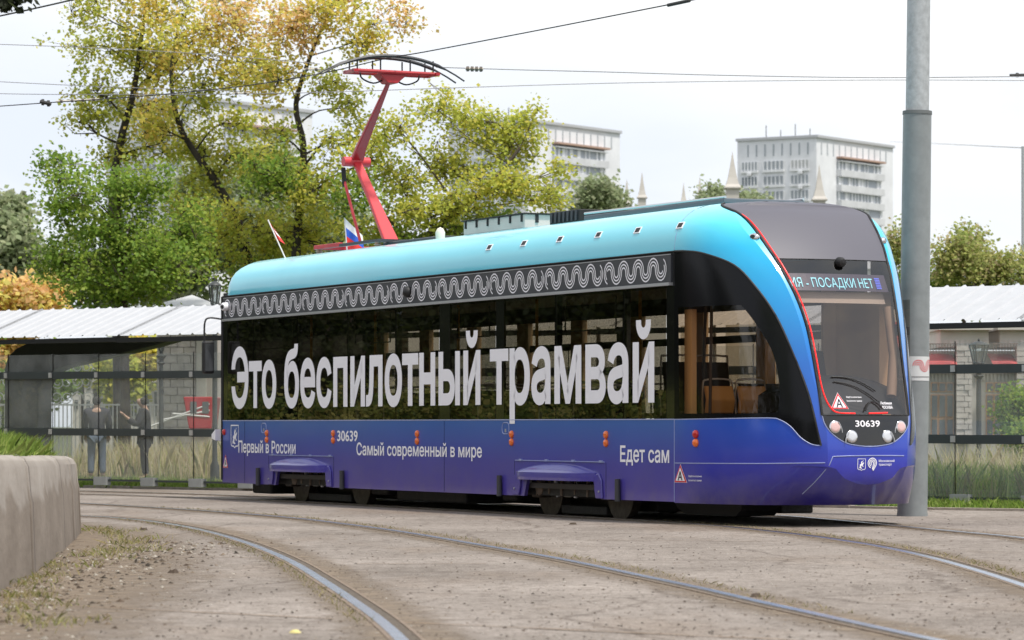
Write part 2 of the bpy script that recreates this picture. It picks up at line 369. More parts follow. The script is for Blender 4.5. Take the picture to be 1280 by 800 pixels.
g = MB(); S_ = 3000
g.add([(-S_, -60, -.07), (S_, -60, -.07), (S_, 4500, -.07), (-S_, 4500, -.07)], [(0, 1, 2, 3)])
tag(g.build('ground', M_grassgr), kind='structure')
KERB = [(-30, 80.5), (-16.9, 66.5), (-7.48, 57.18), (-5.98, 55.72), (-4.06, 53.65), (3.39, 43.46), (5.35, 41.6), (7.5, 40.2), (16, 34), (40, 22)]
pv = MB(); xs = [-40, -3.2]
poly = [(-30, 2), (40, 2)] + [p for p in reversed(KERB)]
pv.add([(x, y, 0) for x, y in poly], [tuple(range(len(poly)))])
tag(pv.build('pavement', M_ground), kind='structure')
M_kerb = mat('kerb_concrete', (.36, .31, .26), .9, var=.25, vscale=6, bump=.3)
kerb = empty('kerb', (KERB[4][0], KERB[4][1], 0)); tag(kerb, 'low dirty concrete kerb between the paving and the grass strip', 'kerb')
kerb['kind'] = 'structure'
for i in range(len(KERB) - 1):
    a = Vector((*KERB[i], 0)); b = Vector((*KERB[i + 1], 0)); d = (b - a).normalized(); nrm = Vector((-d.y, d.x, 0)); Lg = (b - a).length; k = max(1, int(Lg / 1.2))
    if a.x < -14 or b.x > 14: continue
    for j in range(k):
        p = a + d * (Lg * j / k + .006) - kerb.location; q = a + d * (Lg * (j + 1) / k - .006) - kerb.location
        if nrm.y < 0: nrm = -nrm
        e = nrm * .13; mb = MB(); h = .035 + random.uniform(-.006, .006)
        mb.add([p + Vector((0, 0, -.08)), q + Vector((0, 0, -.08)), q + e + Vector((0, 0, -.08)), p + e + Vector((0, 0, -.08)),
                p + Vector((0, 0, h)), q + Vector((0, 0, h)), q + e + Vector((0, 0, h)), p + e + Vector((0, 0, h))],
               [(3, 2, 1, 0), (4, 5, 6, 7), (0, 1, 5, 4), (1, 2, 6, 5), (2, 3, 7, 6), (3, 0, 4, 7)])
        mb.build('kerb_stone', M_kerb, kerb)

def strip(pts, off0, off1, z0, z1, closed_sides=True):
    mb = MB(); P = catmull([Vector((x, y, 0)) for x, y in pts], 8); vs = []
    for i, p in enumerate(P):
        d = (P[min(i + 1, len(P) - 1)] - P[max(i - 1, 0)]).normalized(); nr = Vector((d.y, -d.x, 0))   # right of travel
        if nr.x < 0: nr = -nr
        for o_, z in ((off0, z0), (off0, z1), (off1, z1), (off1, z0)): vs.append(p + nr * o_ + Vector((0, 0, z)))
    fs = []
    for i in range(len(P) - 1):
        for k in range(3): fs.append((i * 4 + k, i * 4 + k + 1, i * 4 + k + 5, i * 4 + k + 4))
    mb.add(vs, fs); return mb
def dirt_strip(pts, w0, w1, name, label):
    P = catmull([Vector((x, y, 0)) for x, y in pts], 8); vs = []; ed = []; fs = []
    for i, p in enumerate(P):
        d = (P[min(i + 1, len(P) - 1)] - P[max(i - 1, 0)]).normalized(); nr = Vector((d.y, -d.x, 0))
        if nr.x < 0: nr = -nr
        for k, o_ in enumerate(np.linspace(w0, w1, 7)):
            vs.append(p + nr * float(o_) + Vector((0, 0, .004))); ed.append([0, .25, .5, .62, .5, .25, 0][k])
    for i in range(len(P) - 1):
        for k in range(6): fs.append((i * 7 + k, i * 7 + k + 1, i * 7 + k + 8, i * 7 + k + 7))
    o = MB().add(vs, fs).build(name, M_dirt, None, fix=False)
    a = o.data.attributes.new('edge', 'FLOAT', 'POINT'); a.data.foreach_set('value', ed)
    tag(o, label, 'dirt', kind='stuff'); return o
RA = [(-9.2, 43.4), (-7.2, 41), (-5.05, 38.63), (-4.32, 37.3), (-3.74, 35.62), (-3.23, 33.75), (-2.71, 31.4), (-2.18, 28.6), (-1.68, 25.5), (-1.26, 22.4), (-.92, 19.75), (-.66, 17.6), (-.46, 15.6), (-.25, 13), (-.2, 10)]
RB = [(-9.8, 49.4), (-7.2, 46.6), (-5.86, 44.8), (-4.78, 42.8), (-3.9, 41.0), (-3.06, 39.05), (-2.36, 37.15), (-1.9, 35.6), (-1.4, 33.82), (-.94, 31.96), (-.28, 28.97), (.26, 26.5), (.6, 24.7), (.9, 23.0), (1.2, 21.3), (1.45, 19.7), (1.67, 18.4), (1.87, 17.2), (2.14, 15.6), (2.5, 13), (2.8, 10)]
RC = [(-9.6, 54.2), (-6.68, 51.13), (-5.3, 49.39), (-3.96, 47.56), (-2.9, 45.9), (-1.0, 42.1), (.4, 39.1), (1.53, 36.7), (2.17, 34.8), (2.6, 33.0), (2.88, 31.6), (3.09, 30.18), (3.28, 28.4), (3.41, 25.64), (3.42, 21.84), (3.3, 17), (3.0, 10)]
RD = [(-8.6, 55.4), (-5.6, 51.9), (-3.6, 49.1), (-1.5, 46.2), (.55, 42.6), (1.9, 40.6), (3.06, 38.9), (3.59, 36.93), (4.0, 34.91), (4.37, 33.1), (4.78, 31.0), (4.98, 28), (5.05, 24), (5.0, 18), (4.8, 10)]
for pts, sgn, lab in ((RA, 1, 'leftmost tram rail curving from the concrete wall down to the bottom edge, brightly polished'),
                      (RB, -1, 'second tram rail curving across the open paving towards the bottom right'),
                      (RC, 1, 'tram rail running under the near side of the tram and out to the right edge'),
                      (RD, -1, 'farther tram rail coming out from under the tram nose past the grey pole')):
    mid = pts[len(pts) // 2]
    t = empty('tram_rail', (0, 0, 0)); tag(t, lab, 'rail', 'grooved tram rails set in the paving')
    s = sgn
    strip(pts, *sorted((0, -s * .068)), .0, .011).build('rail_head', M_rail, t, smooth=40)
    strip(pts, *sorted((s * .001, s * .06)), .0, .0055).build('rail_groove', M_groove, t, smooth=40)
    strip(pts, *sorted((s * .061, s * .082)), .0, .010).build('rail_lip', M_railrust, t, smooth=40)
    strip(pts, *sorted((-s * .069, -s * .095)), .0, .0075).build('joint_filler', M_railrust, t, smooth=40)
    dirt_strip(pts, -.45, .5, 'rail_side_dirt', 'brown sand and dirt lying along ' + {RA[0]: 'the leftmost rail by the concrete wall', RB[0]: 'the second rail in the open paving', RC[0]: 'the rail under the near side of the tram', RD[0]: 'the rail farthest from the camera'}[pts[0]])
dirt_strip([(-5.4, 36), (-4.3, 33), (-3.7, 30), (-3.3, 27), (-3.0, 24), (-2.8, 21), (-2.7, 18), (-2.7, 15)], -1.6, 1.3, 'wall_side_dirt', 'brown soil washed over the paving at the foot of the concrete wall')
# slab joints across the paving
M_joint = mat('joint_dirt', (.2, .14, .09), .95, var=.4, vscale=12)
for (a, b) in (((-3.2, 19.8), (-.98, 18.0)), ((-.6, 17.7), (1.4, 16.2)), ((-2.9, 26.7), (-1.9, 26.3)), ((-1.2, 25.2), (-.2, 25.25)), ((.7, 30.5), (2.6, 30.1))):
    A = Vector((*a, 0)); B = Vector((*b, 0)); d = (B - A).normalized(); n_ = Vector((-d.y, d.x, 0)) * .018; mb = MB(); z = Vector((0, 0, .005)); k = 14; vs = []
    for i in range(k + 1):
        p = A.lerp(B, i / k) + n_ * random.uniform(-.8, .8); wd = random.uniform(.5, 1.3)
        vs += [p - n_ * wd + z, p + n_ * wd + z]
    mb.add(vs, [(2 * i, 2 * i + 2, 2 * i + 3, 2 * i + 1) for i in range(k)])
    o = mb.build('paving_joint', M_joint); tag(o, kind='structure')

# ================================================================ TRAM
TRAM = empty('tram', (2.890, 36.194, .03), math.atan2(-.9003, .4354))
tag(TRAM, 'blue and violet single-car tram with black windows, white lettering and a raised red pantograph', 'tram')
ZK = [.2, .24, .35, .48, .6, .8, 1.05, 1.31, 1.74, 2.17, 2.69, 3.03, 3.2, 3.36, 3.42, 3.46, 3.49, 3.5]
UK = [1.93, 1.95, 2.02, 2.085, 2.105, 2.115, 2.11, 2.06, 1.95, 1.82, 1.58, 1.32, 1.16, .95, .82, .68, .5, .4]
fU = pchip(ZK, UK)
fW = pchip([.2, 2.95, 3.1, 3.24, 3.36, 3.43, 3.465, 3.49, 3.5], [1.25, 1.25, 1.23, 1.17, 1.05, .9, .7, .3, .0])
fV = pchip([.2, .9, 1.64, 2.15, 2.58, 2.93, 3.2, 3.4, 3.5], [.48, .495, .58, .62, .69, .80, .88, .8, .2])
CH = [(-1.0, .62), (-.62, .62), (-.42, .61), (-.36, .60), (-.321, .585), (-.238, .486), (-.103, .428), (0, .416), (.103, .428), (.238, .486), (.321, .585), (.36, .60), (.42, .61), (.62, .62), (1.0, .62)]
fCH = pchip([c[0] for c in CH], [c[1] for c in CH])
def surf(ph, z, off=0):
    U = fU(z); W = fW(z); vc = min(fV(z), W * .95); v = W * math.sin(ph); u = U * math.cos(ph)
    uf = U * math.sqrt(max(0, 1 - (vc / max(W, 1e-4)) ** 2)) + .2 * vc * vc - .2 * v * v
    u = min(u, uf)
    if abs(ph) < 1 and z < .63:
        k = min(1, max(0, (.92 - abs(ph)) / .54)); k = k * k * (3 - 2 * k); q = max(0, fCH(ph) - z); u -= k * (.50 * q + .018 * min(1, q / .012))
    return Vector((u + off, v, z))
def nsurf(v, z, off=.004):     # nose point from (v, z)
    return surf(math.asin(max(-1, min(1, v / fW(z)))), z, off)
def dens(pts, st=.05):
    o = []
    for i in range(len(pts) - 1):
        a, b = pts[i], pts[i + 1]; n = max(1, int(math.dist(a, b) / st))
        o += [(a[0] + (b[0] - a[0]) * k / n, a[1] + (b[1] - a[1]) * k / n) for k in range(n)]
    return o + [pts[-1]]
def smooth2(pts, n=5): return [(p.x, p.y) for p in catmull([Vector((a, b, 0)) for a, b in pts], n)]
HP = math.pi / 2
wt = smooth2([(-HP, 2.935), (-1.4, 2.925), (-1.205, 2.886), (-.95, 2.75), (-.803, 2.50), (-.69, 2.20), (-.605, 1.83), (-.525, 1.40), (-.487, 1.055), (-.452, .83)])
wb = smooth2([(-.452, .83), (-.50, .835), (-.546, .862), (-.601, .921), (-.666, 1.03), (-.736, 1.097), (-.818, 1.118), (-1.165, 1.112), (-HP, 1.105)])
WINP = wt + wb[1:]
RED = smooth2([(-1.126, 3.421), (-.80, 3.31), (-.653, 3.162), (-.572, 2.865), (-.520, 2.625), (-.466, 2.366), (-.430, 2.067), (-.416, 1.75), (-.410, 1.48), (-.390, 1.327), (-.352, 1.225), (-.293, 1.175), (-.13, 1.166)])
Lcap = smooth2([(-1.28, 3.46), (-1.16, 3.425), (-.835, 3.315), (-.685, 3.165), (-.60, 2.868), (-.588, 2.81)])
OLDCAP = smooth2([(-1.28, 3.46), (-1.16, 3.425), (-.84, 3.312), (-.70, 3.135), (-.615, 2.86), (-.60, 2.81)]); OLDWS = smooth2([(-.60, 2.81), (-.525, 2.392), (-.475, 1.896), (-.455, 1.474), (-.445, 1.26), (-.44, 1.147)])
Lws = smooth2([(-.588, 2.81), (-.548, 2.625), (-.494, 2.366), (-.458, 2.067), (-.444, 1.75), (-.440, 1.48), (-.440, 1.3), (-.44, 1.147)])
Llp = smooth2([(-.44, 1.147), (-.418, 1.04), (-.346, .94), (-.228, .856), (-.09, .825), (0, .82)])
mir = lambda pts: [(-a, b) for a, b in reversed(pts)]
CAPP = [(-1.28, 3.499)] + Lcap + mir(OLDCAP) + [(1.28, 3.499)]
WSP = Lws + mir(OLDWS)
LPP = Llp + mir(Llp)[1:]
WINP2 = [(-a, b) for a, b in WINP]
CLR = smooth2([(-1.52, 1.17), (-.86, 1.17), (-.735, 1.25), (-.735, 1.75), (-.84, 2.1), (-.94, 2.32)], 4) + [(-1.52, 2.32)]
CLR2 = [(-a, b) for a, b in CLR]
BUMP = [(-.354, .718), (.354, .718), (.40, .62), (.49, .2), (-.49, .2), (-.40, .62)]
def nose_mesh():
    pts = []; edges = []
    def poly(p, closed=True):
        q = dens(list(p) + ([p[0]] if closed else []), .05)
        if closed: q = q[:-1]
        i0 = len(pts); pts.extend(Vector((min(max(a, -HP), HP), min(max(b, .2), 3.499))) for a, b in q)
        for i in range(len(q) - 1): edges.append((i0 + i, i0 + i + 1))
        if closed: edges.append((i0 + len(q) - 1, i0))
    poly([(-HP, .2), (HP, .2), (HP, 3.499), (-HP, 3.499)])
    for p in (WINP, WINP2, CAPP, WSP, LPP, CLR, CLR2): poly(p)
    for sg in (-1, 1):
        poly([(sg * math.asin(min(.95, fV(z) / fW(z))), z) for z in np.arange(.2, 3.44, .06)], False)
    poly(dens(CH[1:-1], .04), False)
    for i in range(1, 52):
        for z in list(np.arange(.25, 3.2, .07)) + [3.22, 3.28, 3.33, 3.37, 3.4, 3.425, 3.445, 3.46, 3.475, 3.487]:
            pts.append(Vector((-HP + i * math.pi / 52 + random.uniform(-.001, .001), float(z))))
    v, e, f, *_ = delaunay_2d_cdt(pts, edges, [], 0, 1e-4)
    P3 = [surf(p.x, p.y) for p in v]
    reg = {k: [] for k in ('f1', 'f2', 'paint', 'w1', 'w2', 'cap', 'ws', 'lp')}
    for t in f:
        c = ((v[t[0]].x + v[t[1]].x + v[t[2]].x) / 3, (v[t[0]].y + v[t[1]].y + v[t[2]].y) / 3)
        k = 'paint'
        for kk, pp in (('w1', WINP), ('w2', WINP2), ('cap', CAPP), ('ws', WSP), ('lp', LPP)):
            if inside(c, pp): k = kk; break
        if k == 'w1' and not inside(c, CLR): k = 'f1'
        if k == 'w2' and not inside(c, CLR2): k = 'f2'
        reg[k].append(tuple(t))
    def mk(key, name, m, off=0, sharp=16):
        used = sorted({i for t in reg[key] for i in t}); mp_ = {i: j for j, i in enumerate(used)}
        mb = MB(); mb.add([P3[i] + Vector((off, 0, 0)) for i in used], [tuple(mp_[i] for i in t) for t in reg[key]])
        return mb.build(name, m, TRAM, smooth=sharp)
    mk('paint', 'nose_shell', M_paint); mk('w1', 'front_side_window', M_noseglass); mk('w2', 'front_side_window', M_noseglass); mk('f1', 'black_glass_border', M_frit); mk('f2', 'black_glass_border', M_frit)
    mk('cap', 'front_roof_cap', M_cap); ws = mk('ws', 'windscreen', M_wind); lp = mk('lp', 'headlight_panel', M_black)
    return ws, lp
WS, LP = nose_mesh()
def npath(pts, off=.004): return [surf(a, b, off) for a, b in pts]
# light strip round the windscreen, with its dark border
def ribbon_on_nose(pts, w, off): pass
for mset in (RED[5:],):
    MB().tube(npath(mset, .004), .0075, 6).build('red_light_strip', M_redstrip, WS, smooth=60)
MB().tube(npath([(.0, 1.168), (.08, 1.17), (.19, 1.174)], .008), .009, 6).build('red_light_strip', M_redstrip, WS)
for sg in (-1, 1):
    bl = [(sg * -a, b) for a, b in dens((Lcap[2:] + Lws[1:]) if sg < 0 else (OLDCAP[2:] + OLDWS[1:]), .03)]
    bl = [(-a, b) if sg < 0 else (a, b) for a, b in bl]
    bl = [(math.copysign(abs(a), sg), b) for a, b in bl]
    MB().tube(npath(bl, .0), .016, 6).build('windscreen_seal', M_rubber, WS, smooth=60)
    MB().tube(npath([(math.copysign(abs(a), sg), b) for a, b in dens(wt, .03)], 0), .011, 6).build('window_seal', M_rubber, TRAM, smooth=60)
MB().tube(npath(dens([(-.588, 2.81), (.60, 2.81)], .05), .0), .006, 6).build('panel_seam', M_rubber, TRAM, smooth=60)
MB().tube(npath(dens([(-.44, 1.147), (.44, 1.147)], .05), .002), .006, 6).build('panel_seam', M_rubber, TRAM, smooth=60)
# light seams
for p in (dens(wb, .04), dens([(-HP, .632), (-.9, .638), (-.42, .65)], .04), dens([(-.50, .32), (-.46, .42), (-.354, .716), (-.2, .722), (0, .724), (.2, .724), (.36, .72)], .03), dens([(-a, b) for a, b in Llp] + [], .04), dens(Llp, .04)):
    MB().tube(npath(p, .0), .0055, 6).build('panel_seam', M_seam, TRAM, smooth=60)
MB().tube([(0.002, -1.2505, z) for z in (.21, 1.1)], .006, 6).build('panel_seam', M_seam, TRAM)
# headlights
MB_l = [(-.33, 1.025, 1), (-.176, .925, 0), (.176, .925, 0), (.33, 1.025, 1)]
for ph, z, k in MB_l:
    p = surf(ph, z); M = Matrix.Translation(p + Vector((-.006, 0, 0))) @ Matrix.Rotation(R(90), 4, 'Y') @ Matrix.Rotation(ph * .6, 4, 'X')
    M = Matrix.Translation(p) @ Vector((1, math.tan(ph * .35), .12)).to_track_quat('Z', 'Y').to_matrix().to_4x4()
    h = MB().lathe([(.066, -.02), (.066, .004), (.058, .010)], M).build('headlight', M_chrome, TRAM, smooth=40)
    MB().lathe([(.057, .006), (.054, .010), (.03, .012), (.008, .013)], M).build('lens', M_pinklamp if k else M_lamp, h, smooth=60)
    MB().tube([p + Vector((.012, math.copysign(.075 + .02 * t_, p.y) if 0 else math.copysign(1, p.y) * 0 + (-.09 if ph < 0 else .09) * (1 if k == 0 else -1) * math.cos(t_ * .5) * .9, -.06 + .05 * t_)) for t_ in np.linspace(0, 2.2, 6)], .006, 6).build('light_guide', M_alu, h)
def side_xy(a, b, off=.004): return (a, -1.25 - off, b)
nf = lambda a, b: nsurf(a, b, .005)
text('fleet_number', '30639', -.175, .125, 1.028, .068, nf, M_white, TRAM)
# display
mb = MB(); vs = []
for i in range(13):
    v_ = -.60 + 1.2 * i / 12
    for z in (2.47, 2.655): vs.append(nsurf(v_, z, -.045))
mb.add(vs, [(2 * i, 2 * i + 2, 2 * i + 3, 2 * i + 1) for i in range(12)])
disp = mb.build('destination_display', M_disp, TRAM, fix=False)
text('display_letters', 'ИЯ - ПОСАДКИ НЕТ', -.60, .40, 2.508, .105, lambda a, b: nsurf(a, b, -.036), M_led, disp, bold=.0)
mb = MB()
for r_ in range(7):
    z = 2.50 + r_ * .018
    mb.add([nsurf(a, b, -.035) for a, b in ((.435, z), (.505, z), (.505, z + .012), (.435, z + .012))], [(0, 1, 2, 3)])
mb.build('display_blue_field', M_ledblue, disp, fix=False)
# roof-front camera, marker lamps
MB().lathe([(.0, .0), (.05, .0), (.055, .05), (.04, .09), (.0, .1)], Matrix.Translation(surf(.02, 2.79)) @ Vector((1, 0, -.2)).to_track_quat('Z', 'Y').to_matrix().to_4x4(), 14).build('front_camera', M_rubber, TRAM, smooth=50)
for sg in (-1, 1):
    p = surf(sg * .72, 3.05); M = Matrix.Translation(p) @ Vector((.55, sg * .9, .35)).to_track_quat('Z', 'Y').to_matrix().to_4x4() @ Matrix.Scale(1.5, 4, (1, 0, 0))
    o = MB().lathe([(.045, -.02), (.042, .008), (.03, .018)], M, 14).build('marker_lamp', M_chrome, TRAM, smooth=50)
    MB().lathe([(.022, .015), (.018, .026), (.0, .028)], M, 12).build('lens', M_rubber, o, smooth=50)
# ---- flat panels on the near side
def sfn(a, b, d): return (a, d, b)
ARCH1 = [(-11.70, .205), (-11.66, .30), (-11.60, .44), (-9.93, .44), (-9.83, .34), (-9.74, .205)]
ARCH2 = [(-3.72, .205), (-3.68, .30), (-3.62, .44), (-1.97, .44), (-1.86, .34), (-1.76, .205)]
sk = [(-13.8, .212)] + ARCH1 + ARCH2 + [(0, .21), (0, 1.105), (-13.8, 1.112)]
for sg in (-1, 1):
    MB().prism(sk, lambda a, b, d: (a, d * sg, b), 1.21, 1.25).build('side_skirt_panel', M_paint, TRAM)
MB().tube([(-13.8, -1.251, 1.113), (0, -1.251, 1.106)], .007, 6).build('panel_seam', M_seam, TRAM)
# fenders
def fender(u0, u1):
    mb = MB(); n = 28; prof = [(.405, 1), (.41, 1.0), (.492, 1.08), (.50, 1.06), (.53, .86), (.56, .62), (.58, .35), (.595, 0.0)]
    vs = []
    for i in range(n + 1):
        s_ = i / n; dome = (1 - abs(2 * s_ - 1) ** 2.6); bul = .175 * (1 - abs(2 * s_ - 1) ** 5) ** .7
        u = u0 + (u1 - u0) * s_
        for z, k in prof:
            zz = z if z <= .5 else .5 + (z - .5) * (dome + .02)
            vs.append((u, -1.248 - bul * k - .012, zz))
        vs.append((u, -1.248, .5 + .095 * dome + .004)); vs.append((u, -1.2, .405))
    m_ = len(prof) + 2
    for i in range(n):
        for k in range(m_):
            k2 = (k + 1) % m_; mb.f.append((i * m_ + k, (i + 1) * m_ + k, (i + 1) * m_ + k2, i * m_ + k2))
    mb.v += vs; mb.f.append(tuple(range(m_))); mb.f.append(tuple(n * m_ + k for k in range(m_)))
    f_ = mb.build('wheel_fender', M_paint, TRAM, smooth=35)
    for e, q in ((u0, -1), (u1, 1)):     # cheek plates either side of the opening
        p = [(e - q * .02, .47), (e + q * .10, .50), (e + q * .17, .42), (e + q * .19, .21), (e + q * .03, .21), (e - q * .0, .30)]
        MB().prism(p, sfn, -1.275, -1.25).build('fender_cheek', M_paint, f_, bevel=.01)
        MB().lathe([(.012, 0), (.012, .012)], Matrix.Translation((e + q * .13, -1.276, .29)) @ Matrix.Rotation(R(90), 4, 'X'), 8).build('bolt', M_alu, f_)
    return f_
fender(-11.76, -9.82); fender(-3.80, -1.86)
for u0, u1 in ((-11.93, -9.61), (-3.95, -1.64)):
    h_ = MB().box(u0, u1, -1.262, -1.248, .622, .632).build('hinge_rail', M_seam, TRAM)
    for k in range(4):
        uu = u0 + (u1 - u0) * (.05 + .3 * k); MB().box(uu, uu + .07, -1.268, -1.25, .62, .645).build('hinge', M_seam, h_)
for u, z1 in ((-11.96, .62), (-9.58, .62), (-3.98, .62), (-1.61, .62), (-6.0, 1.1), (-12.9, 1.1)): MB().tube([(u, -1.2505, .215), (u, -1.2505, z1)], .0035, 4).build('panel_seam', mat('seam_dark', (.02, .02, .05), .6), TRAM)
for u in (-12.3, -9.225, -4.34, -1.27):
    MB().tube([(u, -1.28, .19), (u, -1.285, .44)], [.035, .03], 10).build('rubber_step_post', mat('dark_grey_rubber', (.05, .05, .055), .6), TRAM, smooth=40)
def marker(p, n, cols):
    M0 = Matrix.Translation(p) @ Vector(n).to_track_quat('Z', 'Y').to_matrix().to_4x4()
    b_ = MB().box(-.045, .045, -.085, .085, -.004, .006, M0).build('marker_light', M_paint, TRAM) if 0 else None
    for k, c_ in enumerate(cols):
        M = Matrix.Translation(Vector(p) + Vector((0, 0, .047 - .094 * k))) @ Vector(n).to_track_quat('Z', 'Y').to_matrix().to_4x4()
        MB().lathe([(.046, -.004), (.046, .012), (.036, .026), (.012, .032)], M, 14).build('marker_light', c_, TRAM, smooth=50)
for u in (-12.02, -9.586, -6.816, -4.054, -1.602): marker((u, -1.25, .888), (0, -1, 0), (M_orange, M_orange))
p_ = surf(-1.363, .90); marker(p_, (.2, -1, 0), (M_redl, M_orange)); marker((-13.72, -1.25, .90), (0, -1, 0), (M_redl,))
def outline(u0, u1, z0, z1, w_=.012, r_=.05):
    c_ = []
    for cx, cz, a0 in ((u1 - r_, z1 - r_, 0), (u0 + r_, z1 - r_, 90), (u0 + r_, z0 + r_, 180), (u1 - r_, z0 + r_, 270)):
        c_ += [(cx + r_ * math.cos(R(a0 + t)), -1.252, cz + r_ * math.sin(R(a0 + t))) for t in (0, 30, 60, 90)]
    return MB().tube(c_ + [c_[0]], w_ / 2, 4)
for a_, b_ in ((-12.24, -12.05), (-4.32, -4.13)):
    o = outline(a_, b_, .94, 1.075).build('hatch', M_seam, TRAM); MB().box(a_ + .08, a_ + .11, -1.258, -1.25, .96, 1.0).build('latch', M_alu, o)
# texts on skirt and windows
for wd, a_, b_ in (('Это', -13.42, -11.66), ('беспилотный', -11.36, -4.93), ('трамвай', -4.66, -.45)):
    text('letter', wd, a_, b_, 1.322, .845, lambda a, b: (a, -1.2555, b), M_white, TRAM, bold=.026)
text('letter', 'Первый в России', -13.14, -10.94, .655, .172, side_xy, M_white, TRAM, bold=.016)
text('letter', 'Самый современный в мире', -8.79, -4.89, .652, .165, side_xy, M_white, TRAM, bold=.016)
text('letter', 'Едет сам', -1.26, -.11, .636, .182, side_xy, M_white, TRAM, bold=.016)
text('fleet_number', '30639', -9.45, -8.75, .836, .145, side_xy, M_white, TRAM, bold=.02)
# warning triangle stickers
def tri_sticker(c, s_, fn, tu):
    def T(k): return [(c[0] - s_ * k * tu, c[1] - s_ * .55 * k), (c[0] + s_ * k * tu, c[1] - s_ * .55 * k), (c[0], c[1] + s_ * 1.15 * k)]
    o = MB().add([fn(a, b, 0) for a, b in T(1)], [(0, 1, 2)]).build('warning_sticker', M_white, TRAM, fix=False)
    MB().add([fn(a, b, .002) for a, b in T(.95)], [(0, 1, 2)]).build('sticker_border', M_signred, o, fix=False)
    MB().add([fn(a, b, .004) for a, b in T(.72)], [(0, 1, 2)]).build('sticker_field', M_white, o, fix=False)
    text('sticker_letter', 'А', c[0] - .36 * s_ * tu, c[0] + .36 * s_ * tu, c[1] - s_ * .33, s_ * .8, lambda a, b: fn(a, b, .006), M_signblk, o)
    return o
tri_sticker((.137, .487), .118, lambda a, b, e: nsurf(-1.25 + 0 * a, b, 0) + Vector((a, 0, 0)) if 0 else (a, -1.2525 - e + max(0, 0.0) + (1 - math.sqrt(max(0, 1 - (a / 2.09) ** 2))) * 1.25, b), 1.15)
tri_sticker((-13.66, .49), .118, lambda a, b, e: (a, -1.2545 - e, b), .9)
def nose_fn(a, b, e): return nsurf(a, b, .006 + e)
tri_sticker((-.333, 1.268), .102, nose_fn, 1.0)
small = lambda nm, bd, a0, a1, z, h, f: text(nm, bd, a0, a1, z, h, f, M_white, TRAM, bold=.01)
curved = lambda a, b: (a, -1.2535 + (1 - math.sqrt(max(0, 1 - (a / 2.09) ** 2))) * 1.25, b)
small('sticker_caption', 'Ведётся испытание', .30, .54, .485, .02, curved); small('sticker_caption', 'беспилотного трамвая', .30, .54, .44, .02, curved)
small('sticker_caption', 'Ведётся испытание', -.24, -.06, 1.33, .017, nf); small('sticker_caption', 'беспилотного трамвая', -.24, -.06, 1.29, .017, nf)
text('letter', 'Любимая', .165, .315, 1.262, .028, nf, M_white, TRAM, bold=.02); text('letter', 'МОСКВА', .165, .32, 1.217, .03, nf, M_white, TRAM, bold=.02)
text('operator_lettering', 'Московский', .105, .31, .656, .026, nf, M_white, TRAM, bold=.01); text('operator_lettering', 'транспорт', .105, .275, .618, .026, nf, M_white, TRAM, bold=.01)
# route-pin emblem: concentric arcs with a tail
def ribbon2(path, w_, fn):
    n = len(path); vs = []
    for i, (a, b) in enumerate(path):
        a1, b1 = path[min(i + 1, n - 1)]; a0, b0 = path[max(i - 1, 0)]; dx, dy = a1 - a0, b1 - b0; l_ = math.hypot(dx, dy) or 1; nx, ny = -dy / l_ * w_ / 2, dx / l_ * w_ / 2
        vs += [fn(a + nx, b + ny), fn(a - nx, b - ny)]
    return vs, [(2 * i, 2 * i + 1, 2 * i + 3, 2 * i + 2) for i in range(n - 1)]
mb = MB()
for r_, a0, a1 in ((.052, -200, 40), (.034, -230, 60), (.016, -260, 90)):
    cx, cz = .025, .645
    pth = [(cx + r_ * math.cos(R(t)), cz + r_ * math.sin(R(t))) for t in np.linspace(-20, 250, 18)]
    pth = [(cx + r_ * .2 - .02, cz - .088 + r_ * .2)] + pth if 0 else pth
    pth = [(cx + .012 - .3 * (.052 - r_), .565 + (.052 - r_) * .5)] + pth
    mb.add(*ribbon2(pth, .010, nf))
mb.build('route_emblem', M_white, TRAM, fix=False)
def shield(c, w_, h_, fn):
    cx, cz = c; P = [(-1, 1), (1, 1), (1, -.75), (.8, -.93), (.25, -.95), (0, -1.1), (-.25, -.95), (-.8, -.93), (-1, -.75), (-1, 1)]
    mb = MB(); mb.add(*ribbon2([(cx + a * w_, cz + b * h_) for a, b in P], w_ * .12, fn))
    rider = [(-.55, -.7), (-.35, -.35), (-.6, -.15), (-.35, .1), (-.15, .05), (-.2, .35), (-.05, .6), (.1, .75), (.2, .55), (.1, .35), (.3, .2), (.6, .45), (.7, .25), (.45, 0), (.35, -.2), (.6, -.45), (.35, -.5), (.15, -.25), (-.05, -.3), (-.15, -.6), (.2, -.75), (.1, -.85), (-.3, -.8)]
    mb.add([fn(cx + a * w_ * .9, cz + b * h_ * .9) for a, b in rider], [tuple(range(len(rider)))])
    mb.add(*ribbon2([(cx - .7 * w_, cz - .75 * h_), (cx + .45 * w_, cz + .75 * h_)], w_ * .08, fn))
    return mb
shield((-13.29, .89), .15, .155, lambda a, b: side_xy(a, b)).build('coat_of_arms', M_white, TRAM, fix=False)
shield((-.105, .632), .046, .058, nf).build('coat_of_arms', M_white, TRAM, fix=False)
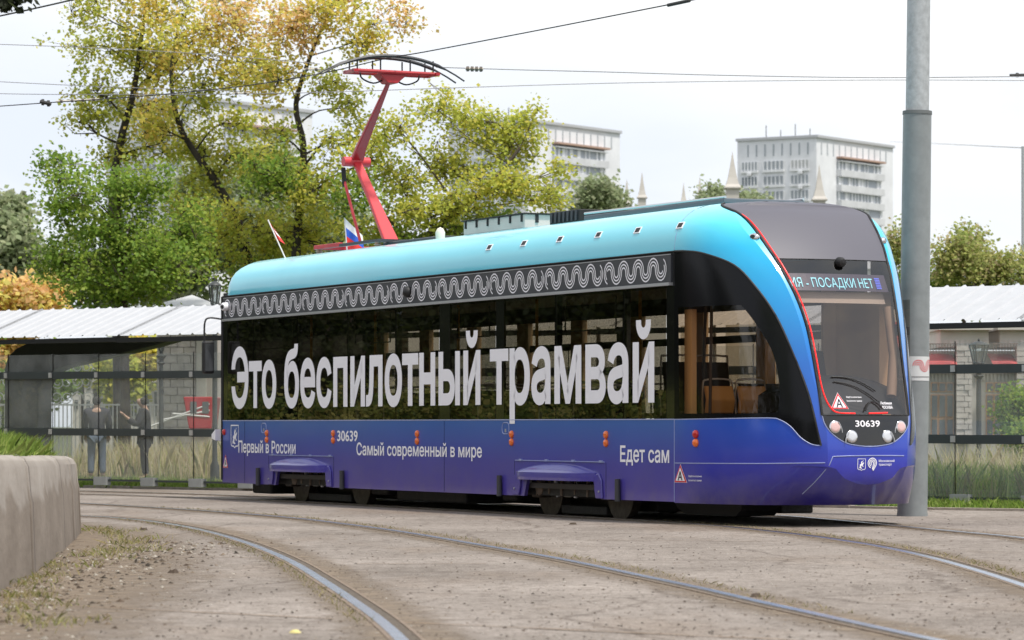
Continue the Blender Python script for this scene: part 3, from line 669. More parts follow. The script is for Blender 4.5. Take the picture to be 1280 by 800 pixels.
# ---- window band
panes = [(-13.6, -12.55), (-12.54, -10.88), (-10.87, -9.09), (-9.08, -7.5), (-7.49, -6.15), (-5.84, -4.5), (-4.28, -2.88), (-2.87, -1.18), (-1.17, -.18)]
for i_, (a_, b_) in enumerate(panes):
    tl = random.uniform(-.003, .003)
    MB().add([(a_ + .012, -1.249 + tl, 1.118), (b_ - .012, -1.249 - tl, 1.118), (b_ - .012, -1.249 - tl * .3, 2.56), (a_ + .012, -1.249 + tl * .5, 2.56)], [(0, 1, 2, 3)]).build('side_window', M_sideglass, TRAM, fix=False)
    if i_ in (1, 3, 5, 7):
        q = MB().box(a_ + .2, b_ - .2, -1.243, -1.232, 2.12, 2.135)
        q.box(a_ + .2, a_ + .22, -1.243, -1.232, 2.12, 2.5).box(b_ - .22, b_ - .2, -1.243, -1.232, 2.12, 2.5).build('opening_sash', M_rubber, TRAM)
for a_, b_ in ((-13.8, -13.6), (-6.15, -5.84), (-4.5, -4.28), (-.18, -.002)):
    MB().box(a_, b_, -1.248, -1.22, 1.115, 2.56).build('window_post', M_black, TRAM)
for u in (-12.545, -10.875, -9.085, -7.495, -2.875, -1.175):
    MB().box(u - .05, u + .05, -1.243, -1.19, 1.115, 2.56).build('window_post', M_black, TRAM)
band = MB().box(-13.74, -.06, -1.262, -1.2, 2.6, 2.912).build('roof_band', M_band, TRAM)
MB().box(-13.74, -.06, -1.29, -1.21, 2.565, 2.598).build('band_ledge', M_alu, TRAM)
MB().box(-13.8, 0, -1.235, -1.1, 2.55, 2.98).build('roof_frame', M_rubber, TRAM)
MB().box(-13.74, -.06, -1.268, -1.262, 2.900, 2.908).build('band_trim', M_alu, band)
# wave ornament: three concentric lines, groups of four humps
mb = MB(); UL = 1.507; hp = .1745; zc = 2.752
fnb = lambda a, b: (a, -1.2655, b)
for k in range(9):
    x0 = -13.66 + k * UL
    for j, off in enumerate((-.037, 0, .037)):
        pth = []; c0 = x0 + .10
        # seven half turns alternating hump / trough
        nh = 8
        for h in range(nh):
            cx = c0 + h * hp; upw = (h % 2 == 0); rad = hp / 2 + (off if upw else -off)
            t0, t1 = 180, 0
            if h == 0: t0 = {0: 150, 1: 230, 2: 250}[j]
            if h == nh - 1: t1 = {0: -60, 1: -30, 2: 20}[j]
            for t in np.linspace(t0, t1, 11):
                a_ = R(t); pth.append((cx + rad * math.cos(a_), zc + (rad * math.sin(a_) if upw else -rad * math.sin(a_))))
        pth = [(min(max(a, -13.72), -.08), b) for a, b in pth]
        mb.add(*ribbon2(pth, .0165, fnb))
mb.build('wave_ornament', M_white, band, fix=False)
# side cameras on the band
o = MB().lathe([(.05, 0), (.06, .03), (.06, .09), (.045, .12)], Matrix.Translation((-13.55, -1.262, 2.78)) @ Vector((.5, -1, -.1)).to_track_quat('Z', 'Y').to_matrix().to_4x4(), 14).build('side_camera', M_white, TRAM, smooth=50)
MB().lathe([(.03, .1), (.03, .125), (0, .13)], Matrix.Translation((-13.55, -1.262, 2.78)) @ Vector((.5, -1, -.1)).to_track_quat('Z', 'Y').to_matrix().to_4x4(), 12).build('lens', M_rubber, o)
MB().lathe([(.07, 0), (.075, .03), (.05, .075), (.0, .09)], Matrix.Translation((-7.05, -1.262, 2.75)) @ Matrix.Rotation(R(90), 4, 'X'), 14).build('side_camera', M_rubber, TRAM, smooth=50)
# ---- roof shell
prof = [(-fW(z), z) for z in (2.935, 3.0, 3.06, 3.1, 3.15, 3.2, 3.24, 3.28, 3.32, 3.36, 3.39, 3.41, 3.43, 3.445, 3.455, 3.465, 3.475, 3.485, 3.495)]
prof = prof + [(-a, b) for a, b in reversed(prof)]
mb = MB(); us = list(np.linspace(-12.9, 0, 24)); n_ = len(prof)
for u in us: mb.v += [(float(u), a, b) for a, b in prof]
for i in range(len(us) - 1): mb.f += [(i * n_ + k, i * n_ + k + 1, (i + 1) * n_ + k + 1, (i + 1) * n_ + k) for k in range(n_ - 1)]
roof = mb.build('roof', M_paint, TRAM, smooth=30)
mb = MB(); zs = [2.935, 3.0, 3.1, 3.2, 3.28, 3.34, 3.39, 3.42, 3.44, 3.455, 3.465, 3.475, 3.485, 3.495]; nr = 40
for z in zs:
    Ur = .92 * (max(0, 1 - ((z - 2.935) / .565) ** 4)) ** .5
    for k in range(nr + 1):
        t = -HP + math.pi * k / nr; p = .22
        mb.v.append((-12.9 - Ur * abs(math.cos(t)) ** p, fW(z) * math.copysign(abs(math.sin(t)) ** p, t), z))
for i in range(len(zs) - 1): mb.f += [(i * (nr + 1) + k, i * (nr + 1) + k + 1, (i + 1) * (nr + 1) + k + 1, (i + 1) * (nr + 1) + k) for k in range(nr)]
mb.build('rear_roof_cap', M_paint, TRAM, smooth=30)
MB().tube([(-13.8, -1.251, 2.936), (0, -1.252, 2.936)], .006, 6).build('panel_seam', M_rubber, TRAM)
MB().tube([(.0, -fW(z) - .001, z) for z in (2.95, 3.1, 3.2, 3.28, 3.34, 3.38)], .004, 6).build('panel_seam', M_seam, TRAM)
for u in (-4.815, -3.856, -2.896, -1.918, -.964, 0.02):
    zz = 3.215; n3 = Vector((0, -.86, .5)); p = Vector((u, -fW(zz) - .002, zz)); M = Matrix.Translation(p) @ n3.to_track_quat('Z', 'X').to_matrix().to_4x4()
    ex = Vector((1, 0, 0)); ey = n3.cross(ex).normalized(); M3 = Matrix(((ex.x, ey.x, n3.x, p.x), (ex.y, ey.y, n3.y, p.y), (ex.z, ey.z, n3.z, p.z), (0, 0, 0, 1)))
    o = MB().box(-.07, .07, -.042, .042, -.01, .006, M3).build('roof_vent_slot', M_white, TRAM, bevel=.004)
    MB().box(-.045, .055, -.028, .028, .004, .0085, M3).build('slot_opening', M_rubber, o)
# rear wall, floor, far wall and other inside parts
MB().box(-13.82, -13.76, -1.235, 1.235, .22, 1.1).build('rear_panel', M_paint, TRAM)
MB().box(-13.815, -13.765, -1.23, 1.23, 1.11, 2.95).build('rear_window', M_black, TRAM)
MB().tube([(-13.81, -1.24, .25), (-13.81, -1.24, 2.93)], .03, 8).build('corner_seal', M_rubber, TRAM)
MB().prism([(-13.75, -1.19), (.1, -1.19), (.9, -1.0), (1.45, -.6), (1.6, 0), (1.45, .6), (.9, 1.0), (.1, 1.19), (-13.75, 1.19)], lambda a, b, d: (a, b, d), .30, .36).build('floor', M_int, TRAM)
MB().box(-13.75, .25, -1.19, 1.19, 2.62, 2.66).build('ceiling', mat('ceiling_panel', srgb(150, 148, 142), .6), TRAM)
fw = MB().box(-13.75, 0, 1.18, 1.21, .36, 1.08)
fw.box(-13.75, 0, 1.18, 1.21, 2.42, 2.95); fw.build('far_side_wall', M_int, TRAM)
for u in np.arange(-13.7, 0, 1.62):
    MB().box(float(u), float(u) + .34, 1.14, 1.21, 1.08, 2.42).build('window_pillar', M_beige, TRAM)
    MB().box(float(u) + .34, float(u) + 1.62, 1.17, 1.2, 2.03, 2.12).build('sash_bar', M_rubber, TRAM)
    MB().add([(float(u) + .34, 1.205, 1.08), (float(u) + 1.62, 1.205, 1.08), (float(u) + 1.62, 1.205, 2.42), (float(u) + .34, 1.205, 2.42)], [(0, 1, 2, 3)]).build('far_window', M_farglass, TRAM, fix=False)
# nose interior
MB().box(.03, .19, -1.14, -1.08, 1.16, 2.30).build('interior_pillar', M_beige, TRAM)
MB().box(-.02, .04, -.45, 1.1, .36, 1.5).build('cab_partition', M_int, TRAM)
MB().box(-.02, .03, -.1, 0.0, 1.5, 2.6).build('partition_post', M_beige, TRAM)
MB().box(-.02, .03, .62, .78, 1.5, 2.6).build('partition_post', M_beige, TRAM)
MB().box(.0, .9, .80, .95, 1.1, 2.5).build('interior_pillar', M_beige, TRAM)
hd = MB()
for z0, z1 in ((2.34, 2.46),):
    vs = []
    for i in range(11):
        v_ = -.56 + 1.12 * i / 10
        for z in (z0, z1): vs.append(nsurf(v_, z, -.12))
    hd.add(vs, [(2 * i, 2 * i + 2, 2 * i + 3, 2 * i + 1) for i in range(10)])
hd.build('cab_header_panel', mat('header_tan', srgb(205, 188, 168), .6), TRAM, fix=False)
for sg in (1,):
    MB().tube([nsurf(.60, 2.3, -.14), nsurf(.56, 1.8, -.14), nsurf(.44, 1.35, -.16)], .055, 8).build('cab_pillar_trim', mat('tan_trim', srgb(178, 150, 122), .6), TRAM, smooth=50)
dash = MB(); dp = [(nsurf(v_, 1.3, -.06), v_) for v_ in np.linspace(-.6, .6, 9)]
dvs = []
for p, v_ in dp:
    hgt = 1.42 + .16 * math.cos(v_ * 2.2)
    dvs += [Vector((p.x, p.y, 1.16)), Vector((p.x - .03, p.y, 1.2)), Vector((p.x - .3, p.y * 1.1, hgt - .08)), Vector((p.x - .55, p.y * 1.2, hgt)), Vector((p.x - .75, p.y * 1.3, hgt - .1)), Vector((p.x - .8, p.y * 1.3, .5))]
dash.add(dvs, [(i * 6 + k, (i + 1) * 6 + k, (i + 1) * 6 + k + 1, i * 6 + k + 1) for i in range(8) for k in range(5)])
dash.build('dashboard', M_rubber, TRAM, smooth=50)
def seat(u, v, z0, h, wd, m, face=1, handle=True):
    o = MB().prism([(0, 0), (.06 * face, .0), (.10 * face, h * .5), (.04 * face, h), (-.02 * face, h), (.03 * face, h * .5)], lambda a, b, d: (u + a, v + d, z0 + b), -wd / 2, wd / 2).build('seat', m, TRAM, bevel=.015)
    if handle:
        MB().tube(catmull([(u, v - wd / 2 - .015, z0 - .05), (u, v - wd / 2 - .015, z0 + h), (u, v - wd / 2 + .04, z0 + h + .07), (u, v + wd / 2 - .04, z0 + h + .07), (u, v + wd / 2 + .015, z0 + h), (u, v + wd / 2 + .015, z0 - .05)], 4), .012, 6).build('seat_rail', M_alu, o, smooth=60)
    MB().box(u - .42 * face, u, v - wd / 2, v + wd / 2, z0 - .08, z0 - .02).build('seat_cushion', M_seat, o)
    return o
for v_ in (-.78, -.38):
    seat(.12 if v_ < -.5 else .14, v_, 1.17, .30, .34, M_seatb, 1)
    seat(-.85, v_ + .05, 1.2, .55, .42, M_seat, 1)
for u in (-2.6, -3.5, -5.2, -6.3, -8.1, -9.0, -11.0):
    for v_ in (-.75, .75): seat(u, v_, .85, .62, .78, M_seat, 1, True)
o = MB().prism([(0, 0), (.12, .0), (.16, .5), (.08, .82), (-.02, .8), (.02, .4)], lambda a, b, d: (.35 + a, .15 + d, 1.05 + b), -.24, .24).build('driver_seat', M_seat, TRAM, bevel=.04)
MB().tube([(.32, -1.0, .4), (.30, -.95, 2.6)], .018, 8).build('grab_pole', mat('pole_dark', (.04, .04, .06), .3), TRAM)
MB().tube([(-.6, -.6, .4), (-.45, -.6, 2.6)], .018, 8).build('grab_pole', MATS['pole_dark'], TRAM)
for u in (-2.2, -4.9, -7.2, -9.9, -12.2): MB().tube([(u, -.5, .4), (u, -.5, 2.6)], .02, 8).build('grab_pole', mat('yellow_pole', srgb(190, 140, 30), .4), TRAM)
# wiper net of arms on the windscreen
for k, (a0, z0, a1, z1) in enumerate(((-.38, 1.55, .33, 1.40), (-.36, 1.50, .36, 1.28))):
    MB().tube([nsurf(a0 + (a1 - a0) * t * .7, z0 + (z1 - z0) * t + .05 * math.sin(t * 3.1), .02) for t in np.linspace(0, 1, 9)], .007, 5).build('wiper', M_rubber, WS)
MB().tube([nsurf(-.05 + .22 * t, 1.19 + .26 * math.sin(t * 1.6) * (1 - t * .9), .025) for t in np.linspace(0, 1, 9)], .010, 6).build('wiper_arm', M_rubber, WS)
# underframe
MB().box(-13.7, -.1, -1.1, 1.1, .215, .30).build('underframe', M_steel, TRAM)
for a_, b_, z in ((-13.3, -12.55, .06), (-8.95, -8.4, .12), (-8.1, -5.95, .06), (-4.9, -4.5, .12)):
    MB().box(a_, b_, -.98, .9, z, .25).build('underfloor_box', M_steel, TRAM, bevel=.03)
MB().prism([(-.95, .26), (-.78, .12), (-.6, .06), (.52, .06), (.62, .12), (.70, .26)], lambda a, b, d: (a, d, b), -.78, -.3).build('lifeguard_box', M_rubber, TRAM)
MB().box(-12.5, -9.1, -.55, .6, .05, .25).build('underside_blocker', M_steel, TRAM, bevel=.03)  # added blocks that keep far-side light from under the tram
MB().box(-4.3, -1.7, -.55, .6, .05, .25).build('underside_blocker', M_steel, TRAM, bevel=.03)
MB().box(-9.0, -6.0, .1, 1.05, .04, .214).build('underfloor_box', M_steel, TRAM, bevel=.02)  # far-side boxes added to darken the ground beneath the tram
MB().box(-4.25, -.9, .62, 1.05, .04, .214).build('underfloor_box', M_steel, TRAM, bevel=.02)
def bogie(uc, hb):
    b_ = MB().box(uc - hb - .35, uc + hb + .35, -.95, -.86, .22, .34); b_.box(uc - .3, uc + .3, -1.0, -.8, .2, .42)
    b_.box(uc - hb - .35, uc + hb + .35, .86, .95, .22, .34).box(uc - .35, uc + .35, -.8, .8, .18, .36)
    bo = b_.build('bogie', M_steel, TRAM, bevel=.02)
    for du in (-hb, hb):
        for sg in (-1, 1):
            M = Matrix.Translation((uc + du, sg * .76, .27)) @ Matrix.Rotation(R(90) * sg, 4, 'X')
            MB().lathe([(.02, -.06), (.33, -.06), (.33, -.035), (.30, -.03), (.295, .07), (.27, .075), (.24, .04), (.12, .03), (.11, .09), (.05, .10), (.0, .1)], M, 32).build('wheel', M_rustst, bo, smooth=35)
        MB().box(uc + du - .12, uc + du + .12, -1.02, -.86, .18, .40).build('axle_box', M_rustst, bo, bevel=.02)
        cx = uc + du * .55
        MB().tube([(cx, -.98, .24)] + [(cx + .06 * math.cos(t), -.98 + .06 * math.sin(t), .25 + .009 * t) for t in np.linspace(0, 18, 60)], .014, 5).build('coil_spring', mat('spring_grey', (.30, .28, .25), .6), bo, smooth=60)
        MB().tube([(uc + du * .25, -1.05, .2), (uc + du * .3, -1.06, .42)], .03, 8).build('damper', M_alu, bo)
    MB().box(uc - hb + .32, uc + hb - .32, -.84, -.70, -.005, .10).build('track_brake', M_steel, bo, bevel=.015)
    for k in range(5):
        x = uc - .7 + k * .33; MB().tube([(x, -1.10, .215 + .02 * (k % 2)), (x + .03, -1.11, .40)], .013 + .006 * (k % 3), 6).build('brake_rod', mat('rod_brown', (.16, .12, .09), .7, var=.3), bo)
    MB().lathe([(.09, 0), (.09, .05), (.06, .07)], Matrix.Translation((uc - .62, -1.06, .30)) @ Matrix.Rotation(R(90), 4, 'X'), 14).build('brake_drum', MATS['rod_brown'], bo, smooth=40)
    MB().box(uc - .05, uc + .12, -1.07, -1.04, .2, .46).build('bracket', mat('bracket_grey', (.32, .31, .28), .6), bo, bevel=.01)
    for k in range(6):
        x = uc + random.uniform(-.9, .9); MB().tube(catmull([(x, -1.04, .40), (x + .1, -1.08, .3), (x + random.uniform(-.2, .3), -1.05, .22), (x + .2, -1.02, .3)], 4), .012, 5).build('cable', M_rubber, bo)
    return bo
bogie(-10.72, 1.08); bogie(-2.98, .90)
# rear lamp & rear-view mirror
MB().prism([(0, .0), (-.14, .03), (-.16, .09), (0, .17)], lambda a, b, d: (-13.82 + a, d, .82 + b), -1.36, -1.22).build('rear_lamp', M_white, TRAM, bevel=.01)
mir_o = MB().tube(catmull([(-13.82, -1.25, 2.60), (-13.86, -1.42, 2.62), (-13.86, -1.50, 2.56), (-13.86, -1.51, 2.3), (-13.86, -1.50, 1.9)], 5), .014, 6).build('mirror_arm', M_rubber, TRAM, smooth=60)
MB().box(-13.92, -13.80, -1.54, -1.37, 1.80, 2.28).build('mirror', M_rubber, mir_o, bevel=.03)
MB().box(-13.802, -13.794, -1.52, -1.39, 1.84, 2.24).build('mirror_glass', mat('dark_mirror', (.05, .055, .06), .08, coat=.3), mir_o)
# ---- roof equipment
bx = MB().box(-7.15, -5.35, -.45, .45, 3.5, 3.675).build('air_conditioner', mat('light_grey_box', srgb(206, 190, 184), .8, var=.08, spec=.2), TRAM, bevel=.01)
MB().box(-7.18, -5.32, -.47, .47, 3.675, 3.69).build('lid', M_steel, bx)
for k in range(6):
    u = -7.08 + k * .33; MB().box(u, u + .03, -.468, -.45, 3.58, 3.672).build('lid_clip', M_rubber, bx)
for k in range(3): MB().box(-5.35, -5.335, -.3 + k * .28, -.26 + k * .28, 3.57, 3.672).build('lid_clip', M_rubber, bx)
gr = MB().box(-4.55, -3.75, -.5, .5, 3.49, 3.64).build('cooling_grille', M_rubber, TRAM, bevel=.01)
for k in range(7): MB().box(-4.5 + k * .11, -4.46 + k * .11, -.515, -.5, 3.51, 3.63).build('grille_bar', M_band, gr)
fr_ = MB().box(-3.6, -.2, -.52, .52, 3.49, 3.55).build('roof_fairing', mat('fairing_grey', srgb(92, 96, 104), .4), TRAM, bevel=.015)
MB().tube([(-3.6, -.5, 3.575), (-.2, -.5, 3.56)], .016, 6).build('roof_rail', M_alu, fr_)
MB().tube([(-3.6, .5, 3.58), (-.2, .5, 3.565)], .016, 6).build('roof_rail', M_alu, fr_)
MB().box(-10.1, -8.2, -.3, .3, 3.49, 3.56).build('resistor_cover', M_band, TRAM, bevel=.01)
MB().lathe([(.07, 3.49), (.075, 3.56), (.05, 3.62), (.0, 3.65)], Matrix.Translation((-9.5, -.15, 0)), 12).build('antenna', M_white, TRAM, smooth=60) if 0 else MB().lathe([(.06, 0), (.065, .1), (.04, .15), (.0, .17)], Matrix.Translation((-8.2, -.3, 3.5)), 12).build('antenna', mat('cream', (.7, .66, .55), .5), TRAM, smooth=60)
# pantograph
pb = MB()
for sg in (-1, 1): pb.box(-12.2, -11.3, sg * .42 - .035, sg * .42 + .035, 3.56, 3.62)
pb.box(-12.24, -12.16, -.45, .45, 3.56, 3.62)
PAN = pb.build('pantograph', M_pink, TRAM, bevel=.008)
qb = MB()
for sg in (-1, 1): qb.box(-11.298, -9.9, sg * .42 - .03, sg * .42 + .03, 3.56, 3.6)
qb.box(-10.0, -9.9, -.389, .389, 3.56, 3.6).build('base_frame', M_band, PAN)
for u in (-12.1, -10.0):
    for sg in (-1, 1): MB().lathe([(.06, 0), (.03, .02), (.06, .04), (.03, .05), (.05, .07)], Matrix.Translation((u, sg * .42, 3.49)), 12).build('insulator', mat('insulator', (.45, .25, .2), .4), PAN)
def beam(pts, ws, hs, name, m):
    mb = MB(); vs = []
    for (u, v, z), w_, h_ in zip(pts, ws, hs): vs += [(u - h_ / 2, v - w_ / 2, z), (u + h_ / 2, v - w_ / 2, z), (u + h_ / 2, v + w_ / 2, z), (u - h_ / 2, v + w_ / 2, z)]
    mb.add(vs, [(i * 4 + k, i * 4 + (k + 1) % 4, (i + 1) * 4 + (k + 1) % 4, (i + 1) * 4 + k) for i in range(len(pts) - 1) for k in range(4)] + [(3, 2, 1, 0), tuple(len(vs) - 4 + k for k in range(4))])
    return mb.build(name, m, PAN, bevel=.012)
beam([(-10.5, 0, 3.60), (-11.05, 0, 4.14), (-11.72, 0, 4.80)], [.22, .15, .11], [.10, .10, .10], 'lower_arm', M_pink)
beam([(-11.78, 0, 4.76), (-11.58, 0, 4.98), (-10.55, 0, 5.86)], [.20, .15, .05], [.10, .10, .06], 'upper_arm', M_pred)
MB().tube([(-11.74, -.2, 4.80), (-11.74, .2, 4.80)], .07, 12).build('knee_joint', M_pink, PAN, smooth=40)
MB().tube([(-11.3, -.12, 3.62), (-11.85, -.14, 4.55)], .022, 8).build('control_rod', M_pink, PAN, smooth=40)
MB().tube([(-11.83, -.14, 4.45), (-11.88, -.14, 4.72)], .035, 8).build('rod_end', M_rubber, PAN, smooth=40)
for du in (-.14, .14):
    MB().tube([(-10.55 + du, -.62, 5.95), (-10.55 + du, .68, 5.95)], .028, 8).build('head_bar', M_pred, PAN, smooth=40)
    hn = [(v_, 6.175 - .30 * abs(v_ / 1.08) ** 2.2) for v_ in np.linspace(-1.08, 1.08, 17)]
    MB().tube([(-10.55 + du, float(a), float(b)) for a, b in hn], [.012 if abs(a) > .8 else .026 for a, b in hn], 6).build('carbon_strip', mat('carbon', (.03, .03, .035), .5), PAN, smooth=50)
    for v_ in (-.55, -.2, .25, .6): MB().tube([(-10.55 + du, v_, 5.95), (-10.55 + du, v_, 6.13)], .012, 6).build('head_spring', M_rubber, PAN)
MB().box(-10.75, -10.35, -.62, -.56, 5.93, 5.97).build('head_link', M_pred, PAN); MB().box(-10.75, -10.35, .62, .68, 5.93, 5.97).build('head_link', M_pred, PAN)
MB().prism([(-.22, 5.93), (.22, 5.93), (.07, 5.80), (-.07, 5.80)], lambda a, b, d: (-10.55 + d, a, b), -.12, .12).build('head_bracket', M_pred, PAN, bevel=.01)
for sg in (-1, 1): MB().tube(catmull([(-10.55, sg * .1, 5.85), (-10.55, sg * .25, 5.80), (-10.55, sg * .42, 5.86), (-10.55, sg * .45, 5.95)], 4), .012, 6).build('cable', M_rubber, PAN)
MB().tube([(-10.55, .55, 5.95), (-10.2, 1.4, 5.96), (-10.2, 1.55, 5.9)], .006, 5).build('cable', M_rubber, PAN) if 0 else None

def tl(u, v, z): return TRAM.matrix_basis @ Vector((u, v, z)) if 0 else (Matrix.Translation(TRAM.location) @ Matrix.Rotation(TRAM.rotation_euler.z, 4, 'Z')) @ Vector((u, v, z))
# small flags clipped to the roof
def flag(base, top, stripes, label, fw_=.42):
    base = Vector(base); top = Vector(top); e = empty('flag', base); tag(e, label, 'flag', 'small flags on the tram roof')
    MB().tube([(0, 0, 0), top - base], .010, 6).build('flagstaff', mat('flag_staff', (.6, .6, .6), .5), e)
    d = (top - base).normalized(); sd_ = Vector((.93, -.1, -.55)).normalized(); h_ = .40
    for k, (a, b, m) in enumerate(stripes):
        mb = MB(); vs = []; n = 8
        for i in range(n + 1):
            x = i / n
            for tt in (a, b):
                q = (top - base) - d * (h_ * tt) + sd_ * fw_ * x * (1 - .0 * tt) + Vector((0, .05 * math.sin(x * 7 + tt), -.10 * x * (1 - tt)))
                if k >= 0: q += Vector((0, 0, .0))
                vs.append(q)
        mb.add(vs, [(2 * i, 2 * i + 2, 2 * i + 3, 2 * i + 1) for i in range(n)]); mb.build('stripe', m, e, fix=False, smooth=60)
M_fw = mat('flag_white', (.8, .8, .8), .7); M_fb = mat('flag_blue', srgb(40, 90, 190), .7); M_fr = mat('flag_red', srgb(220, 50, 45), .7)
flag(tl(-12.45, -.8, 3.44), tl(-13.0, -.85, 4.02), ((0, .25, M_fr), (.25, .55, M_fw), (.55, 1, M_fr)), 'narrow red and white flag on a leaning stick near the rear of the tram roof', .14)
flag(tl(-11.95, -.05, 3.5), tl(-12.05, -.05, 4.02), ((0, .33, M_fw), (.33, .66, M_fb), (.66, 1, M_fr)), 'white, blue and red striped flag at the foot of the red pantograph', .30)

# ================================================================ CONCRETE WALL (left foreground)
M_conc = mat('wall_concrete', (.34, .305, .27), .9, var=.3, vscale=2.2, bump=.35, bscale=14, var2=(.22, .19, .16), stretch=(1, .5, 1))
wallp = [(-2.9, 12.5), (-3.05, 16), (-3.22, 19.4), (-3.42, 23.3), (-3.82, 27.8), (-4.07, 30.4), (-4.28, 32.4), (-4.55, 34.2), (-5.3, 35.6), (-6.9, 36.4), (-9.0, 36.9)]
WALL = empty('retaining_wall', (-4.3, 30, 0)); tag(WALL, 'low weathered concrete block wall with rounded top holding back the grass', 'wall')
for i in range(len(wallp) - 1):
    a = Vector((*wallp[i], 0)); b = Vector((*wallp[i + 1], 0)); d = (b - a).normalized(); nr = Vector((d.y, -d.x, 0))   # outward (to the right / camera)
    a2 = a + d * .025; b2 = b - d * .025
    def ht(p): return .74 + .13 * max(0, min(1, (34 - p.y) / 12.5))
    prof_ = [(0.02, -.05), (.0, .60), (-.012, .66), (-.03, .90), (-.06, .965), (-.12, 1.0), (-.36, 1.0), (-.40, .96), (-.40, -.05)]
    vs = []; jz = random.uniform(-.012, .012); jx = random.uniform(-.012, .012)
    secs = ((a2, .035), (a2 + d * .05, .0), (a2.lerp(b2, .5), 0), (b2 - d * .05, 0), (b2, .035))
    for p, ins in secs:
        for o_, z in prof_: vs.append(p + nr * (o_ + jx - (ins if o_ > -.3 else 0)) + Vector((0, 0, z * ht(p) + jz - (ins if z > .5 else 0))) - WALL.location)
    n_ = len(prof_); fs = [(i_ * n_ + k, (i_ + 1) * n_ + k, (i_ + 1) * n_ + (k + 1) % n_, i_ * n_ + (k + 1) % n_) for i_ in range(4) for k in range(n_)] + [tuple(range(n_)), tuple(4 * n_ + k for k in reversed(range(n_)))]
    MB().add(vs, fs).build('concrete_block', M_conc, WALL, smooth=25, bevel=.01)
M_mort = mat('dark_joint', (.11, .09, .075), .95)
for i in range(1, len(wallp) - 2):
    c0 = Vector((*wallp[i], 0)); d = (Vector((*wallp[i + 1], 0)) - Vector((*wallp[i - 1], 0))).normalized(); nr = Vector((d.y, -d.x, 0)); vs = []
    for t_ in (-.035, .035):
        for o_, z in ((.026, -.04), (.008, .60), (-.006, .66), (-.024, .90), (-.055, .968), (-.12, 1.006), (-.34, 1.004)):
            vs.append(c0 + d * t_ + nr * (o_ + .010) + Vector((0, 0, z * (.74 + .13 * max(0, min(1, (34 - c0.y) / 12.5))) + .008)) - WALL.location)
    MB().add(vs, [(k, k + 1, k + 8, k + 7) for k in range(6)]).build('joint_mortar', M_mort, WALL, fix=False)
def damp(m):
    t = m.node_tree; b = t.nodes['Principled BSDF']; src = b.inputs['Base Color'].links[0].from_socket; K = t.links.new
    c = t.nodes.new('ShaderNodeTexCoord'); s_ = t.nodes.new('ShaderNodeSeparateXYZ'); K(c.outputs['Object'], s_.inputs[0])
    n = t.nodes.new('ShaderNodeTexNoise'); n.inputs['Scale'].default_value = 1.7; n.inputs['Detail'].default_value = 8; K(c.outputs['Object'], n.inputs[0])
    ma = t.nodes.new('ShaderNodeMath'); ma.operation = 'MULTIPLY_ADD'; ma.inputs[1].default_value = -.5; K(n.outputs[0], ma.inputs[0]); K(s_.outputs['Z'], ma.inputs[2])
    mr = t.nodes.new('ShaderNodeMapRange'); mr.inputs[1].default_value = .33; mr.inputs[2].default_value = .25; K(ma.outputs[0], mr.inputs[0]); mr.inputs[4].default_value = .8
    x = t.nodes.new('ShaderNodeMix'); x.data_type = 'RGBA'; x.blend_type = 'MULTIPLY'; K(mr.outputs[0], x.inputs['Factor']); K(src, x.inputs['A']); x.inputs['B'].default_value = (.62, .56, .50, 1); K(x.outputs['Result'], b.inputs['Base Color'])
damp(M_conc)
# earth bank behind the wall
mb = MB(); vs = []
for p in wallp:
    pv_ = Vector((*p, 0)); ht_ = .70 + .13 * max(0, min(1, (34 - p[1]) / 12.5))
    vs += [pv_ + Vector((-.25, -.0 if p[0] > -5 else .35, ht_ * .93)), pv_ + Vector((-1.8, .8, ht_ + .32)), pv_ + Vector((-30, 12, ht_ + .5))]
mb.add(vs, [(i * 3 + k, (i + 1) * 3 + k, (i + 1) * 3 + k + 1, i * 3 + k + 1) for i in range(len(wallp) - 1) for k in range(2)])
tag(mb.build('bank', M_grassgr), kind='structure')

# ================================================================ vegetation helpers
def leaf_material(name, trans=.35):
    m = bpy.data.materials.new(name); m.use_nodes = True; t = m.node_tree; t.nodes.clear(); K = t.links.new
    o = t.nodes.new('ShaderNodeOutputMaterial'); a = t.nodes.new('ShaderNodeAttribute'); a.attribute_name = 'tint'
    d = t.nodes.new('ShaderNodeBsdfPrincipled'); d.inputs['Roughness'].default_value = .55; d.inputs['Specular IOR Level'].default_value = .3; K(a.outputs['Color'], d.inputs['Base Color'])
    tr = t.nodes.new('ShaderNodeBsdfTranslucent'); K(a.outputs['Color'], tr.inputs[0])
    x = t.nodes.new('ShaderNodeMixShader'); x.inputs[0].default_value = trans; K(d.outputs[0], x.inputs[1]); K(tr.outputs[0], x.inputs[2]); K(x.outputs[0], o.inputs[0])
    return m
M_leaf = leaf_material('leaf', .58); M_blade = leaf_material('grass_blade', .5)
M_bark = mat('bark', (.07, .055, .04), .9, var=.4, vscale=8, bump=.6)
M_barkd = mat('dark_bark', (.04, .034, .028), .9, var=.4, vscale=8, bump=.6)
def quads_object(name, V, C_, m, parent=None, k=4):
    n = len(V) // k; me = bpy.data.meshes.new(name); me.vertices.add(len(V)); me.vertices.foreach_set('co', V.astype(np.float32).ravel())
    me.loops.add(n * k); me.loops.foreach_set('vertex_index', np.arange(n * k, dtype=np.int32)); me.polygons.add(n)
    me.polygons.foreach_set('loop_start', np.arange(0, n * k, k, dtype=np.int32)); me.update(calc_edges=True)
    a = me.color_attributes.new('tint', 'FLOAT_COLOR', 'POINT'); cc = np.ones((len(V), 4), np.float32); cc[:, :3] = np.repeat(C_, k, axis=0); a.data.foreach_set('color', cc.ravel())
    me.materials.append(m); o = bpy.data.objects.new(name, me); COL.objects.link(o); o.parent = parent; return o
